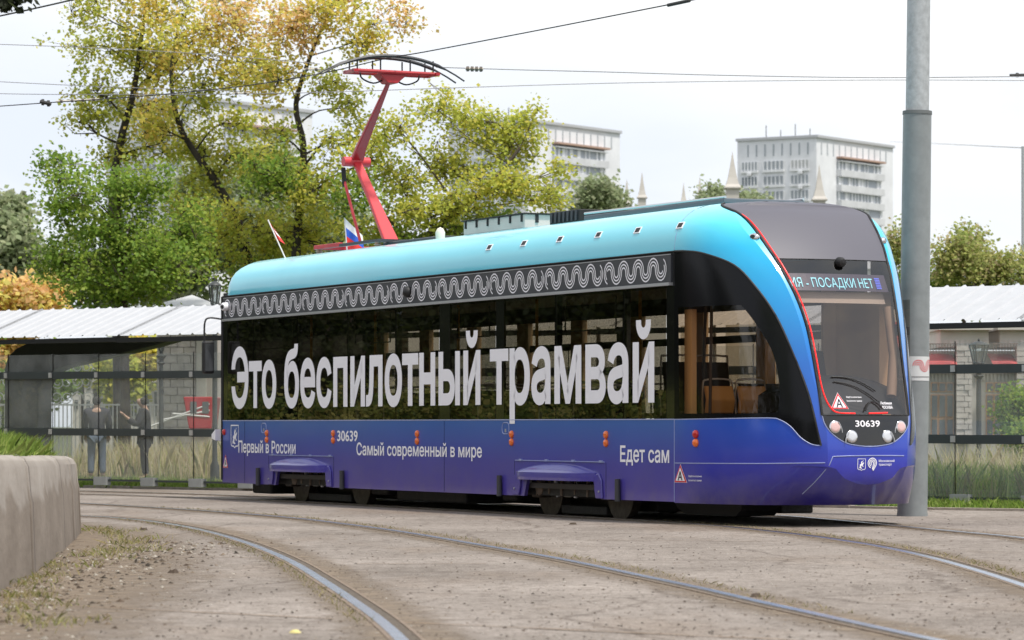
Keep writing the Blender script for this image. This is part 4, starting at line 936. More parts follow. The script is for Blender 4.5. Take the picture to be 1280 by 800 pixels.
def unit(n):
    v = rng.normal(size=(n, 3)); return v / np.linalg.norm(v, axis=1, keepdims=True)
def leaves(centers, per, spread, size, pal, name='crown', parent=None, droop=.3):
    n = len(centers) * per; c = np.repeat(centers, per, axis=0) + rng.normal(size=(n, 3)) * spread * np.array([1, 1, .75])
    nn = np.array([.25, -.45, .8]) * 1.15 + unit(n); nn /= np.linalg.norm(nn, axis=1, keepdims=True)      # blades turn towards the light
    d = unit(n); d[:, 2] -= droop; d -= nn * (d * nn).sum(1, keepdims=True); d /= np.linalg.norm(d, axis=1, keepdims=True); s = np.cross(d, nn)
    L_ = size * rng.uniform(.6, 1.3, (n, 1)); W_ = L_ * .42
    V = np.stack([c, c + d * L_ * .45 + s * W_, c + d * L_, c + d * L_ * .45 - s * W_], axis=1).reshape(-1, 3)
    cl = rng.integers(0, len(pal), len(centers)); base = np.array(pal)[np.repeat(cl, per)]
    mixm = rng.random(n) < .3; base[mixm] = np.array(pal)[rng.integers(0, len(pal), mixm.sum())]
    col = base * rng.uniform(.7, 1.3, (n, 1))
    return quads_object(name, V, np.clip(col, 0, .9), M_leaf, parent)
GREEN = [(.22, .34, .05), (.28, .39, .055), (.17, .28, .04), (.34, .42, .07)]
OLIVE = [(.50, .54, .09), (.58, .57, .10), (.42, .48, .08), (.64, .58, .11), (.54, .57, .12)]
YELL = [(.70, .64, .15), (.78, .64, .14), (.60, .58, .11), (.76, .56, .14), (.56, .57, .11)]
ORNG = [(.80, .60, .22), (.80, .53, .22), (.74, .62, .18), (.66, .60, .16), (.78, .50, .24)]
GREY = [(.34, .40, .22), (.29, .35, .19), (.40, .43, .26)]
def tree(label, cat, Z, trunk, tr_r, blobs, per=26, size=.096, base_z=0, name='tree', group=None, bark=M_bark, twigs=True, dens_=1.0):
    """trunk: list of (px, py); blobs: (px, py, rx, ry, palette, sprays). Depths vary inside the crown."""
    tp = [at(x, y, Z) for x, y in trunk]; root = Vector((tp[0].x, tp[0].y, base_z)); e = empty(name, root); tag(e, label, cat, group)
    tb = MB(); path = catmull([p - root for p in tp], 4); rr = [tr_r * .8 * (1 - .78 * i / (len(path) - 1)) for i in range(len(path))]; tb.tube(path, rr, 8)
    cs = {}; sc = Z / FPX
    for bx_, by_, rx, ry, pal, ns in blobs:
        c = at(bx_, by_, Z); c.y += random.uniform(-1.2, 1.2); c = c - root; r3 = (rx * sc, (rx + ry) * .5 * sc, ry * sc)
        best = min(range(len(path)), key=lambda i: (path[i] - c).length + max(0, path[i].z - c.z + .4) * 2)
        st = path[best]; mid = st.lerp(c, .5) + Vector((random.uniform(-.2, .2), random.uniform(-.2, .2), random.uniform(-.1, .35)))
        r0 = min(rr[best] * .6, .03 + .05 * max(r3)); limb = catmull([st, mid, c], 4); tb.tube(limb, [r0 * .62 * (1 - .65 * i / (len(limb) - 1)) for i in range(len(limb))], 6)
        ns = int(ns * dens_); ns = int(ns * 1.2); u = unit(ns) * (rng.random((ns, 1)) ** .5) * rng.uniform(.75, 1.25, (ns, 1)); P = np.array(c) + u * np.array(r3)
        if twigs:
            nb = max(3, ns // 7); hubs = []
            for _ in range(nb):
                h = Vector(P[rng.integers(0, ns)]); s0 = limb[random.randint(len(limb) // 2, len(limb) - 1)]
                m_ = s0.lerp(h, .5) + Vector((random.uniform(-.15, .15),) * 3); tb.tube([s0, m_, h], [r0 * .32, r0 * .2, .006], 4, False); hubs.append(h)
            for p in P[: ns]:
                h = min(hubs, key=lambda q: (q - Vector(p)).length_squared); tb.tube([h, Vector(p)], [.008, .004], 3, False)
        cs.setdefault(id(pal), [pal, []])[1].append(P)
    tb.build('trunk', bark, e, smooth=60, fix=False)
    first = True
    for pal, arr in cs.values():
        leaves(np.vstack(arr), int(per * .85), .16 * (Z / 75), size * (Z / 75), pal, 'crown', e)
    return e
def grass(name, label, pts_fn, n, h0, h1, wdt, pal, lean=.35, kind='stuff', cat='grass'):
    P = pts_fn(n); n = len(P); ang = rng.uniform(0, 2 * math.pi, n); s = np.stack([np.cos(ang), np.sin(ang), np.zeros(n)], 1)
    h = rng.uniform(h0, h1, (n, 1)); ln = rng.normal(size=(n, 3)) * lean; ln[:, 2] = 0; w_ = wdt * rng.uniform(.6, 1.3, (n, 1))
    mid = P + ln * h * .35 + np.array([0, 0, .6]) * h; top = P + ln * h * 1.0 + np.array([0, 0, 1]) * h
    V = np.stack([P - s * w_, P + s * w_, mid + s * w_ * .7, top, mid - s * w_ * .7], 1).reshape(-1, 3)
    col = np.array(pal)[rng.integers(0, len(pal), n)] * rng.uniform(.7, 1.3, (n, 1))
    o = quads_object(name, V, np.clip(col, 0, .9), M_blade, None, 5); tag(o, label, cat, kind=kind); return o
GP = [(.20, .31, .05), (.27, .38, .07), (.15, .24, .04), (.36, .43, .12)]
TAN = [(.38, .30, .17), (.45, .36, .22), (.30, .25, .12), (.20, .22, .07), (.5, .4, .28)]
def along(poly, w0, w1, z=0, zf=None):
    P_ = [Vector((*p, 0)) for p in poly]; segs = [(P_[i], P_[i + 1]) for i in range(len(P_) - 1)]; Ls = np.array([(b - a).length for a, b in segs]); cp = np.cumsum(Ls) / Ls.sum()
    def f(n):
        r = rng.random(n); k = np.searchsorted(cp, r); t = rng.random(n); o_ = rng.uniform(min(w0, w1), max(w0, w1), n); out_ = np.zeros((n, 3))
        for i in range(n):
            a, b = segs[min(k[i], len(segs) - 1)]; d = (b - a).normalized(); nr = Vector((d.y, -d.x, 0)); q = a.lerp(b, t[i]) + nr * o_[i]; out_[i] = (q.x, q.y, z if zf is None else zf(q, o_[i]))
        return out_
    return f
kz = [(-14, 64), (-7.48, 57.3), (-4.06, 53.8), (3.39, 43.6), (5.35, 41.75), (9, 39)]
# ================================================================ grass
grass('verge_grass', 'short green grass strip between the kerb and the glass shelter', along(kz, -.1, -3.2, -.05), 30000, .05, .17, .010, GP, .5)
grass('wall_top_grass', 'long green grass growing on the bank behind the concrete wall', along(wallp[1:9], -.30, -1.9, .72, lambda q, o: .70 + .13 * max(0, min(1, (34 - q.y) / 12.5)) + .19 * max(0, -o - .3)), 17000, .08, .24, .0065, GP + [(.28, .34, .08)], .4)
grass('wall_top_turf', 'dense turf edge along the top of the concrete wall', along(wallp[1:10], -.26, -.7, .72, lambda q, o: .68 + .13 * max(0, min(1, (34 - q.y) / 12.5))), 7000, .05, .15, .006, GP + [(.28, .34, .08)], .6)
def weeds(n):
    k = 90; c = []
    for _ in range(k):
        t = random.random(); p = Vector((-4.2, 34, 0)).lerp(Vector((-2.45, 17.2, 0)), t); c.append((p.x + random.gauss(0, .14) + .25 * math.sin(t * 6), p.y + random.gauss(0, .3), 0))
    c = np.array(c); return c[rng.integers(0, k, n)] + rng.normal(size=(n, 3)) * np.array([.07, .16, 0])
grass('weeds', 'thin yellowish weeds in the dirt beside the concrete wall', weeds, 1900, .015, .06, .004, [(.30, .30, .10), (.36, .30, .14), (.2, .22, .06), (.42, .36, .2)], .9, cat='weeds')
# rail-side tufts
grass('rail_weeds', 'tiny dry weeds growing along the rail grooves', lambda n: np.vstack([along(RA[3:12], .08, .2)(n // 3), along(RB[3:17], -.12, -.3)(n // 3), along(RC[7:15], -.1, -.25)(n // 3)]), 2600, .01, .035, .003, [(.3, .26, .12), (.36, .3, .18), (.18, .18, .06)], .9, cat='weeds')
# stones and litter
def pebbles(name, label, fn, n, s0, s1, pal):
    P = fn(n); n = len(P); o6 = np.array([(1, 0, 0), (0, 1, 0), (-1, 0, 0), (0, -1, 0), (0, 0, 1), (0, 0, -.3)], float)
    tri = np.array([(0, 1, 4), (1, 2, 4), (2, 3, 4), (3, 0, 4)]); s = rng.uniform(0, 1, (n, 1)) ** 2.5 * (s1 - s0) + s0
    V6 = P[:, None, :] + o6[None] * s[:, None, :] * rng.uniform(.5, 1.2, (n, 6, 1)) * np.array([1, 1, .55]); V = V6[:, tri].reshape(-1, 3)
    C_ = np.repeat(np.array(pal)[rng.integers(0, len(pal), n)] * rng.uniform(.7, 1.3, (n, 1)), 4, axis=0)
    o = quads_object(name, V, C_, M_blade, None, 3); tag(o, label, 'stones', kind='stuff'); return o
def spread(n):
    Z = 1 / rng.uniform(1 / 50., 1 / 15., n); X = rng.uniform(-1.05, 1.05, n) * .16 * Z; P = np.stack([X, Z, np.full(n, .003)], 1); return P[(X > -3.4 - (Z - 22) * .08)]
pebbles('gravel', 'small dark stones and dry leaf crumbs scattered over the paving', spread, 8000, .003, .015, [(.09, .07, .05), (.16, .12, .09), (.06, .05, .04), (.45, .42, .38), (.3, .25, .2)])
pebbles('wall_foot_gravel', 'pebbles and clods lying in the dirt at the foot of the concrete wall', lambda n: np.stack([rng.normal(0, .42, n) - 2.95 - (rng.random(n)) * .2, rng.uniform(16, 30, n), np.full(n, .004)], 1) + np.array([0, 0, 0]), 2300, .006, .03, [(.14, .1, .07), (.26, .2, .14), (.07, .055, .04), (.5, .46, .4)])
pebbles('rail_grit', 'coarse grit gathered in lines beside the rails', lambda n: np.vstack([along(r, -.3, .3, .006)(n // 4) for r in (RA[2:13], RB[5:18], RC[7:15], RD[6:12])]), 4200, .003, .011, [(.1, .075, .05), (.2, .15, .1), (.36, .3, .24), (.06, .045, .035)])
for (x, y, s_, lab, nm) in ((945, 747, .045, 'dark clod of earth between the two middle rails at lower right', 'earth_clod'), (218, 717, .05, 'flat dark leaf lump lying left of the leftmost rail', 'dead_leaf'), (180, 663, .05, 'dark twig and leaf lying near the far end of the leftmost rail', 'dead_leaf'), (370, 792, .03, 'small yellow fallen leaf at the bottom edge', 'fallen_leaf'), (716, 656, .04, 'brown lump on the paving below the front wheel arch', 'earth_clod')):
    Z = HC * FPX / (y - HY); p = at(x, y, Z); e = MB()
    ring = [(math.cos(t) * random.uniform(.7, 1.2), math.sin(t) * random.uniform(.5, .9)) for t in np.linspace(0, 5.6, 8)]
    vs = [(a * s_, b * s_, 0) for a, b in ring] + [(a * s_ * .6, b * s_ * .6, s_ * random.uniform(.35, .6)) for a, b in ring]
    e.add(vs, [(i, (i + 1) % 8, 8 + (i + 1) % 8, 8 + i) for i in range(8)] + [tuple(range(8, 16)), tuple(reversed(range(8)))])
    o = e.build(nm, mat('leaf_yellow', (.6, .52, .2), .7) if 'yellow' in lab else mat('clod_brown', (.07, .05, .035), .9), smooth=40); o.location = (p.x, p.y, .004); tag(o, lab, 'leaf' if 'leaf' in nm else 'clod')

# ================================================================ POLE
M_pole = mat('grey_pole_paint', srgb(128, 133, 134), .42, coat=.15, var=.14, vscale=5, bump=.08, bscale=10)
M_galv = mat('galvanised', (.42, .44, .45), .5, metal=.3, var=.2, vscale=14)
PO = empty('tram_line_pole', (4.735, 38.8, 0)); tag(PO, 'thick grey steel pole standing right beside the tram nose', 'pole')
lean = .0125
pc = lambda z: Vector((lean * z, 0, z))
MB().tube([pc(0), pc(2), pc(4.75)], [.178, .175, .168], 40).build('lower_shaft', M_pole, PO, smooth=40)
MB().tube([pc(4.75), pc(4.79)], [.176, .173], 40).build('collar', mat('collar_dark', (.12, .13, .13), .5), PO, smooth=40)
MB().tube([pc(4.79), pc(6.5), pc(9)], [.138, .136, .13], 40).build('upper_shaft', M_galv, PO, smooth=40)
MB().tube([pc(-.02), pc(.035)], [.182, .182], 40).build('base_ring', M_pole, PO, smooth=40)
st_ = MB().tube([pc(1.60), pc(1.885)], [.1785, .1782], 40, False).build('wrap_sign', mat('sign_paper', (.62, .63, .63), .5), PO, smooth=40)
def polefn(s_, z):      # s: metres round the shaft from its camera-facing line
    a = s_ / .18; return pc(z) + Vector((math.sin(a) * .1815, -math.cos(a) * .1815, 0))
mb = MB()
for off in (-.024, 0, .024):
    pth = []
    for h in range(4):
        cx = .03 + h * .085; upw = h % 2 == 0; rad = .0425 + (off if upw else -off)
        for t in np.linspace(180, 0, 9): pth.append((cx + rad * math.cos(R(t)), 1.775 + rad * math.sin(R(t)) * (1 if upw else -1)))
    mb.add(*ribbon2([(a, b) for a, b in pth], .008, polefn))
mb.build('wave_emblem', M_signred, st_, fix=False)
mb = MB(); mb.add(*ribbon2([(x, 1.645) for x in np.linspace(-.25, .25, 16)], .012, polefn)); mb.build('sign_line', mat('sign_grey', (.3, .3, .3), .5), st_, fix=False)

# ================================================================ SHELTER
SH = Vector((6.15, 45.5, 0)); SA = Vector((-.7798, .626, 0)); SB = Vector((.626, .7798, 0))
SHL = empty('tram_stop_shelter', SH, math.atan2(SA.y, SA.x)); tag(SHL, 'long tram stop shelter with white ribbed roof and glass panels on dark rails', 'shelter')
# local frame: +x along SA (to the left in the picture), +y = SA rotated 90 deg ccw = (-.626,-.78) = towards the camera
M_roofw = mat('white_roof_sheet', (.42, .43, .45), .5, var=.05, vscale=5); M_shdark = mat('shelter_steel', srgb(62, 68, 68), .45, var=.1)
M_shblack = mat('shelter_black', (.012, .012, .012), .5)
M_shglass = glass('shelter_glass', (.88, .90, .88), 1.42, dirt=.21, dirt_haze_col=(.62, .65, .63, 1))  # pale diffuse share paints in haze and reflections besides dirt
zr = lambda x: .0047 * x       # the platform rises gently to the left
x0_, x1_ = -4.6, 27.0
rf = MB(); nrib = int((x1_ - x0_) / .29)
def roof_sheet(xa, xb):
    mb = MB(); n = int(round((xb - xa) / .29)) + 1; vs = []
    for i in range(n):
        xx = xa + i * .29
        for dx, h in ((0, 0), (.022, .024), (.05, .024), (.072, 0)):
            for yy, zz in ((.15, 2.52), (-1.35, 3.06)): vs.append((xx + dx, yy, zz + h + zr(xx)))
    m_ = len(vs) // 2
    mb.add(vs, [(2 * i, 2 * i + 1, 2 * i + 3, 2 * i + 2) for i in range(m_ - 1)])
    return mb
xx = x0_
while xx < x1_ - .1:
    nx = min(xx + 3.48, x1_); roof_sheet(xx, nx).build('roof_sheet', M_roofw, SHL, fix=False); xx += 3.48
for k in range(int((x1_ - x0_) / 3)):
    a_ = x0_ + k * 3; MB().box(a_, a_ + 2.995, .02, .12, 2.42 + zr(a_), 2.50 + zr(a_)).build('eave_beam', M_shblack, SHL)
    MB().box(a_, a_ + 2.995, -1.36, -1.30, 2.92 + zr(a_), 3.0 + zr(a_)).build('ridge_beam', M_shblack, SHL)
    MB().box(a_, a_ + 2.995, -2.62, -1.38, 2.96 + zr(a_), 3.0 + zr(a_)).build('rear_roof_sheet', M_roofw, SHL)
plate = MB().box(-.035, .035, 0, .02, -.045, .045).mesh('clamp_plate', mat('clamp_steel', (.5, .5, .48), .4, metal=.3))
foot = MB().box(-.15, .15, -.06, .06, 0, .14).mesh('footing', mat('footing_concrete', (.33, .34, .33), .85, var=.15))
joint = MB().box(-.005, .005, -.006, .006, .1, 2.24).mesh('glass_joint', M_shblack)
seams = [0 - 1.13 * k for k in range(1, 4)][::-1] + [1.13 * k for k in range(0, 20)] 
for i, s_ in enumerate(seams):
    z = zr(s_)
    inst('glass_joint', joint, SHL, (s_, 0.006, z))
    inst('clamp_plate', plate, SHL, (s_, .06, 1.86 + z)); inst('clamp_plate', plate, SHL, (s_, .06, .885 + z)); inst('footing', foot, SHL, (s_ - .1, .02, -.02 + z))
    if i < len(seams) - 1:
        n_ = seams[i + 1]
        MB().add([(s_ + .012, 0, .09 + z), (n_ - .012, 0, .09 + z), (n_ - .012, 0, 2.22 + z), (s_ + .012, 0, 2.22 + z)], [(0, 1, 2, 3)]).build('glass_panel', M_shglass, SHL, fix=False)
        for zz in (1.86, .885): MB().box(s_, n_ - .004, .01, .055, zz - .062 + z, zz + .062 + z).build('rail', M_shdark, SHL)
        MB().box(s_, n_ - .004, -.02, .03, .05 + z, .085 + z).build('bottom_rail', M_shdark, SHL)
for s_ in (-3.5, 1.13 * 6, 1.13 * 9, 1.13 * 12 + .02): MB().box(s_ - .06, s_ + .06, -1.4, -1.28, 0, 2.95).build('roof_post', M_shdark, SHL)
# dark clad portal frame at the left end
def shp(x, y, off=0):
    # shelter-plane coordinates of a picture point on the plane `off` behind the glass
    o = SH + SB * off; d = Vector(((x - 640) / FPX, 1, (HY - y) / FPX)); c = Vector((0, 0, HC)); t = (o - c).dot(SB) / d.dot(SB); p = c + d * t - o; return p.dot(SA), p.z
pp = [(8, 604), (8, 462), (12, 446), (22, 436), (40, 427), (222, 424), (190, 433), (150, 443), (108, 452), (75, 460), (58, 468), (50, 486), (49, 604)]
P2 = [shp(x, y, 1.3) for x, y in pp]
MB().prism(P2, lambda a, b, d: (a, d, b), -1.6, -1.25).build('portal_frame', mat('portal_cladding', srgb(42, 48, 46), .55, var=.1), SHL, bevel=.02)
a0, _ = shp(10, 500, 1.3); 
MB().box(P2[9][0] - 6.0, P2[2][0], -1.9, .0, 2.46, 2.52, Matrix.Translation((0, 0, .1))).build('soffit', M_shblack, SHL) if 0 else None

# ================================================================ PEOPLE behind the glass
M_cloth1 = mat('dark_jacket', (.035, .035, .045), .85); M_cloth2 = mat('blue_grey_trousers', (.10, .13, .18), .85); M_cloth3 = mat('black_coat', (.022, .022, .026), .85); M_skin = mat('skin', (.45, .28, .2), .6); M_hair = mat('dark_hair', (.02, .016, .013), .7)
def skin_obj(name, m, parent, verts, edges, rad, root=0, sub=2):
    me = bpy.data.meshes.new(name); me.from_pydata(verts, edges, []); me.materials.append(m); o = bpy.data.objects.new(name, me); COL.objects.link(o); o.parent = parent
    s = o.modifiers.new('skin', 'SKIN'); s.use_smooth_shade = True
    me.skin_vertices[0].data if me.skin_vertices else None
    if not me.skin_vertices: 
        bm = bmesh.new(); bm.from_mesh(me); bm.verts.layers.skin.verify(); bm.to_mesh(me); bm.free()
    for i, r in enumerate(rad): me.skin_vertices[0].data[i].radius = r if isinstance(r, tuple) else (r, r); me.skin_vertices[0].data[i].use_root = (i == root)
    ss = o.modifiers.new('subd', 'SUBSURF'); ss.levels = sub; ss.render_levels = sub; return o
def person(loc, rz, label, arms, legw, tr_m, ja_m, coat=False, head_tilt=0.0):
    e = empty('person', loc, rz); tag(e, label, 'person', 'people standing behind the shelter glass')
    # faces -y locally; z up; 1.70 m tall
    V = [(0, 0, .92), (0, .0, 1.12), (0, .01, 1.34), (0, .01, 1.44), (0, -.02 - head_tilt * .3, 1.52), (0, -.03 - head_tilt, 1.60), (0, -.02 - head_tilt, 1.66)]
    rd = [(.15, .11), (.14, .10), (.16, .10), (.06, .06), (.06, .065), (.085, .10), (.06, .07)]
    E_ = [(0, 1), (1, 2), (2, 3), (3, 4), (4, 5), (5, 6)]
    for sg in (-1, 1):
        k = len(V); V += [(sg * legw, 0, .84), (sg * (legw + .01), -.015, .48), (sg * (legw + .02), .02, .09), (sg * (legw + .04), -.14, .04)]; rd += [(.09, .09), (.06, .06), (.04, .045), (.035, .03)]
        E_ += [(0, k), (k, k + 1), (k + 1, k + 2), (k + 2, k + 3)]
        sh, el, ha = arms[0 if sg < 0 else 1]; k = len(V)
        V += [sh, el, ha]; rd += [.058, .042, .03]; E_ += [(2, k), (k, k + 1), (k + 1, k + 2)]
        hd_ = (Vector(ha) - Vector(el)).normalized(); side = hd_.cross(Vector((0, 1, .2))).normalized()
        pa = len(V); V.append(tuple(Vector(ha) + hd_ * .06)); rd.append((.038, .02)); E_.append((k + 2, pa))
        for j in range(4):
            q = Vector(ha) + hd_ * .13 + side * (j - 1.5) * .022; kk = len(V); V += [tuple(q), tuple(q + hd_ * (.05 if j in (1, 2) else .035) + Vector((0, -.015, 0)))]; rd += [.009, .008]; E_ += [(pa, kk), (kk, kk + 1)]
        kk = len(V); q = Vector(ha) + hd_ * .07 + side * .05 * sg; V += [tuple(q), tuple(q + hd_ * .04)]; rd += [.011, .009]; E_ += [(k + 2, kk), (kk, kk + 1)]
    skin_obj('body', M_skin, e, V, E_, rd)
    # nose and ears on the head
    # clothing follows the same skeleton
    J = [(0, 0, .86 if not coat else .62), (0, 0, 1.0), (0, 0, 1.14), (0, .01, 1.36), (0, .005, 1.47)]; jr = [(.20, .16) if coat else (.18, .14), (.18, .14), (.175, .135), (.21, .145), (.10, .095)]; je = [(0, 1), (1, 2), (2, 3), (3, 4)]
    for sg in (0, 1):
        sh, el, ha = arms[sg]; k = len(J); J += [sh, el, tuple(Vector(el).lerp(Vector(ha), .92))]; jr += [.105, .075, .058]; je += [(3, k), (k, k + 1), (k + 1, k + 2)]
    skin_obj('jacket', ja_m, e, J, je, jr)
    T_ = [(0, 0, .93)]; trd = [(.165, .125)]; te = []
    for sg in (-1, 1):
        k = len(T_); T_ += [(sg * legw, 0, .84), (sg * (legw + .01), -.015, .48), (sg * (legw + .02), .02, .12)]; trd += [.105, .08, .07]; te += [(0, k), (k, k + 1), (k + 1, k + 2)]
    skin_obj('trousers', tr_m, e, T_, te, trd)
    for sg in (-1, 1): skin_obj('shoe', M_hair, e, [(sg * (legw + .02), .05, .045), (sg * (legw + .04), -.16, .035)], [(0, 1)], [(.05, .045), (.045, .035)], sub=1)
    skin_obj('hair', M_hair, e, [(0, .045 - head_tilt, 1.50), (0, .03 - head_tilt, 1.60), (0, .0 - head_tilt, 1.68)], [(0, 1), (1, 2)], [(.075, .06), (.105, .10), (.085, .095)], sub=2)
    return e
pA = at(121, 600, 66); person((pA.x, 66, pA.z), R(185), 'left one of two people behind the glass, in dark jacket and blue-grey trousers', [((-.19, 0, 1.36), (-.25, -.03, 1.10), (-.22, -.14, .90)), ((.19, 0, 1.36), (.25, -.03, 1.10), (.22, -.14, .90))], .10, M_cloth2, M_cloth1)
pB = at(181, 601, 66); person((pB.x, 66, pB.z), R(-80), 'person in a long black coat with bowed head and raised hands, nearer to the tram', [((-.19, -.02, 1.36), (-.24, -.18, 1.12), (-.12, -.36, 1.28)), ((.19, -.02, 1.36), (.24, -.16, 1.12), (.12, -.34, 1.26))], .085, M_cloth3, M_cloth3, True, .06)

# ================================================================ FAR APARTMENT BLOCKS
M_panelw = mat('pale_panel', (.74, .75, .78), .85, var=.10, vscale=.25); M_glazw = mat('far_window_glass', (.32, .35, .38), .15); M_glazf = mat('window_frame_white', (.75, .76, .78), .6); M_balc = mat('balcony_parapet', (.60, .61, .63), .85, var=.12, vscale=.4); M_rust = mat('rusty_cornice', (.42, .28, .22), .9)
def apartment(loc, label):
    # local: origin at the near corner on the ground; face A along -dirA (left), face B along dirB (right)
    e = empty('apartment_building', loc); tag(e, label, 'building', 'apartment blocks behind the trees')
    A_ = Vector((-.858, .513, 0)); B_ = Vector((.584, .812, 0)); LA, LB, H_ = 16.2, 28.6, 53.9; Zu = Vector((0, 0, 1))
    def fn(axis, nrm): return lambda a, b, d: axis * a + Zu * b + nrm * d
    nA = Vector((-.513, -.858, 0)); nB = Vector((.812, -.584, 0)); fA, fB = fn(A_, nA), fn(B_, nB)
    c = [Vector((0, 0, 0)), A_ * LA, A_ * LA + B_ * LB, B_ * LB]
    MB().add([p for p in c] + [p + Zu * H_ for p in c], [(0, 1, 5, 4), (1, 2, 6, 5), (2, 3, 7, 6), (3, 0, 4, 7), (4, 5, 6, 7)]).build('wall', M_panelw, e)
    def qbox(fx, a0, a1, b0, b1, d0, d1):
        m_ = MB(); vs = [fx(a, b, d) for d in (d0, d1) for a, b in ((a0, b0), (a1, b0), (a1, b1), (a0, b1))]
        return m_.add(vs, [(3, 2, 1, 0), (4, 5, 6, 7), (0, 1, 5, 4), (1, 2, 6, 5), (2, 3, 7, 6), (3, 0, 4, 7)])
    qbox(fA, -.4, LA + .2, H_, H_ + .5, -1, .35).build('roof_edge', mat('roof_edge', (.45, .46, .48), .8), e); qbox(fB, -.1, LB + .2, H_ + .004, H_ + .504, -1, .35).build('roof_edge', MATS['roof_edge'], e)
    # vertical slots under the roof
    for fx, LL, st in ((fA, LA, 1.75), (fB, LB, 1.75)):
        k = 0; a = 1.6
        while a < LL - .8:
            qbox(fx, a, a + .26, H_ - 3.0, H_ - .8, -.2, .06).build('attic_slot', M_glazw, e); a += st * (1 if fx is fA else 1.25)
    for fl in range(7):
        z = H_ - 5.5 - fl * 2.79
        for a0, a1 in ((2.2, 6.6), (8.8, 13.1), (12.9 + .9, 16.0)) if 0 else ((.9 + .6, 5.2), (6.6, 10.8), (12.0, 15.3)):
            w_ = qbox(fA, a0, a1, z, z + 1.55, .02, .1).build('window', random.choice((M_glazw, M_glazw, mat('dark_far_glass', (.20, .23, .26), .2), mat('curtained_far_glass', (.45, .46, .46), .5))), e)
            if random.random() < .45: qbox(fA, a0 + 1.2, a0 + 2.0, z - 1.0, z - .45, .1, .6).build('air_conditioner', M_glazf, e)
            fm = MB()
            for k in range(6):
                x = a0 + (a1 - a0) * k / 5; q = qbox(fA, x - .10, x + .10, z, z + 1.55, .1, .18); fm.add(q.v, q.f)
            q = qbox(fA, a0 - .1, a1 + .1, z - .5, z - .05, .05, .35); fm.add(q.v, q.f)
            fm.build('window_frame', M_glazf, w_)
        # loggia band on the right-hand face
        lg = qbox(fB, 7.2, 23.5, z - 1.1, z + .1, .05, 1.1).build('balcony', M_balc, e)
        w_ = qbox(fB, 7.3, 23.4, z + .1, z + 1.6, .03, .35).build('window', M_glazw, e)
        fm = MB()
        for k in range(14):
            if random.random() < .82 or k == 0:
                x = 7.3 + 16.1 * k / 13.5; q = qbox(fB, x, x + random.choice((.25, .4, .9)), z + .12, z + 1.58, .35, .5); fm.add(q.v, q.f)
        q = qbox(fB, 7.3, 23.4, z + .05, z + .14, .35, .5); fm.add(q.v, q.f)
        fm.build('window_frame', M_glazf, w_)
        MB().add(*(lambda q: (q.v, q.f))(qbox(fB, 7.2, 23.5, z + 1.62, z + 1.75, .05, 1.1))).build('balcony_slab', M_panelw, lg)
    qbox(fB, 7.2, 23.6, H_ - 3.35, H_ - 3.0, .05, 1.3).build('top_canopy', M_rust, e)
    for k in range(4): MB().tube([A_ * (3 + 3 * k) + B_ * 3 + Zu * H_, A_ * (3 + 3 * k) + B_ * 3 + Zu * (H_ + 2 + k % 2)], .08, 4).build('antenna', M_shdark, e)
    return e
apt = apartment((55.7, 600, 0), 'pale ten-storey block with balconies, standing behind the front end of the tram')
for loc, lab in (((2.8, 569, 0), 'pale apartment block partly behind the tree, just right of the pantograph'), ((-48.2, 494, -3.5), 'pale apartment block almost hidden by the leaves of the big left trees')):
    c = copy_tree(apt); c.location = loc; c['label'] = lab
# ================================================================ PINNACLES
M_plast = mat('white_plaster', (.52, .49, .45), .85, var=.08, vscale=2)
for x, ty, by, w_, lab in ((724, 214, 261, 14, 'leftmost white pinnacle, half hidden by yellow leaves'), (783.5, 224, 256, 13, 'short white pinnacle left of the tallest pair behind the tram roof'), (802.5, 215, 248, 13, 'white pinnacle on a pier, right of the small conifers'), (854.5, 228, 254, 9, 'smallest white pinnacle in the gap over the tram roof'), (874.7, 221, 253, 12, 'white pinnacle just left of the green bush tops'), (915.5, 190, 236, 21, 'largest white pinnacle in front of the pale block'), (1024, 206, 251, 19, 'white pinnacle seen against the pale block above the tram front')):
    Z = .68 * FPX / w_; b = at(x, by, Z); t_ = at(x, ty, Z); e = empty('pinnacle', (b.x, Z, 0)); tag(e, lab, 'pinnacle', 'white pinnacles behind the tram'); hw = .34
    P4 = [(-1, -1), (1, -1), (1, 1), (-1, 1)]
    mb = MB(); vs = [(a * .5 * hw * 1.5, c_ * .5 * hw * 1.5, 0) for a, c_ in P4] + [(a * .5 * hw * 1.5, c_ * .5 * hw * 1.5, b.z) for a, c_ in P4]
    mb.add(vs, [(0, 1, 5, 4), (1, 2, 6, 5), (2, 3, 7, 6), (3, 0, 4, 7), (4, 5, 6, 7)]); mb.build('pier', M_plast, e)
    mb = MB(); hh = t_.z - b.z; vs = []
    for k, s_ in ((0, 1.0), (.04, 1.0), (.06, .92), (.12, .74), (.3, .52), (.6, .28), (1, .02)): vs += [(a * hw * s_, c_ * hw * s_, b.z + k * hh) for a, c_ in P4]
    mb.add(vs, [(i * 4 + k, i * 4 + (k + 1) % 4, (i + 1) * 4 + (k + 1) % 4, (i + 1) * 4 + k) for i in range(6) for k in range(4)] + [(3, 2, 1, 0), (24, 25, 26, 27)]); mb.build('spire_cap', M_plast, e)

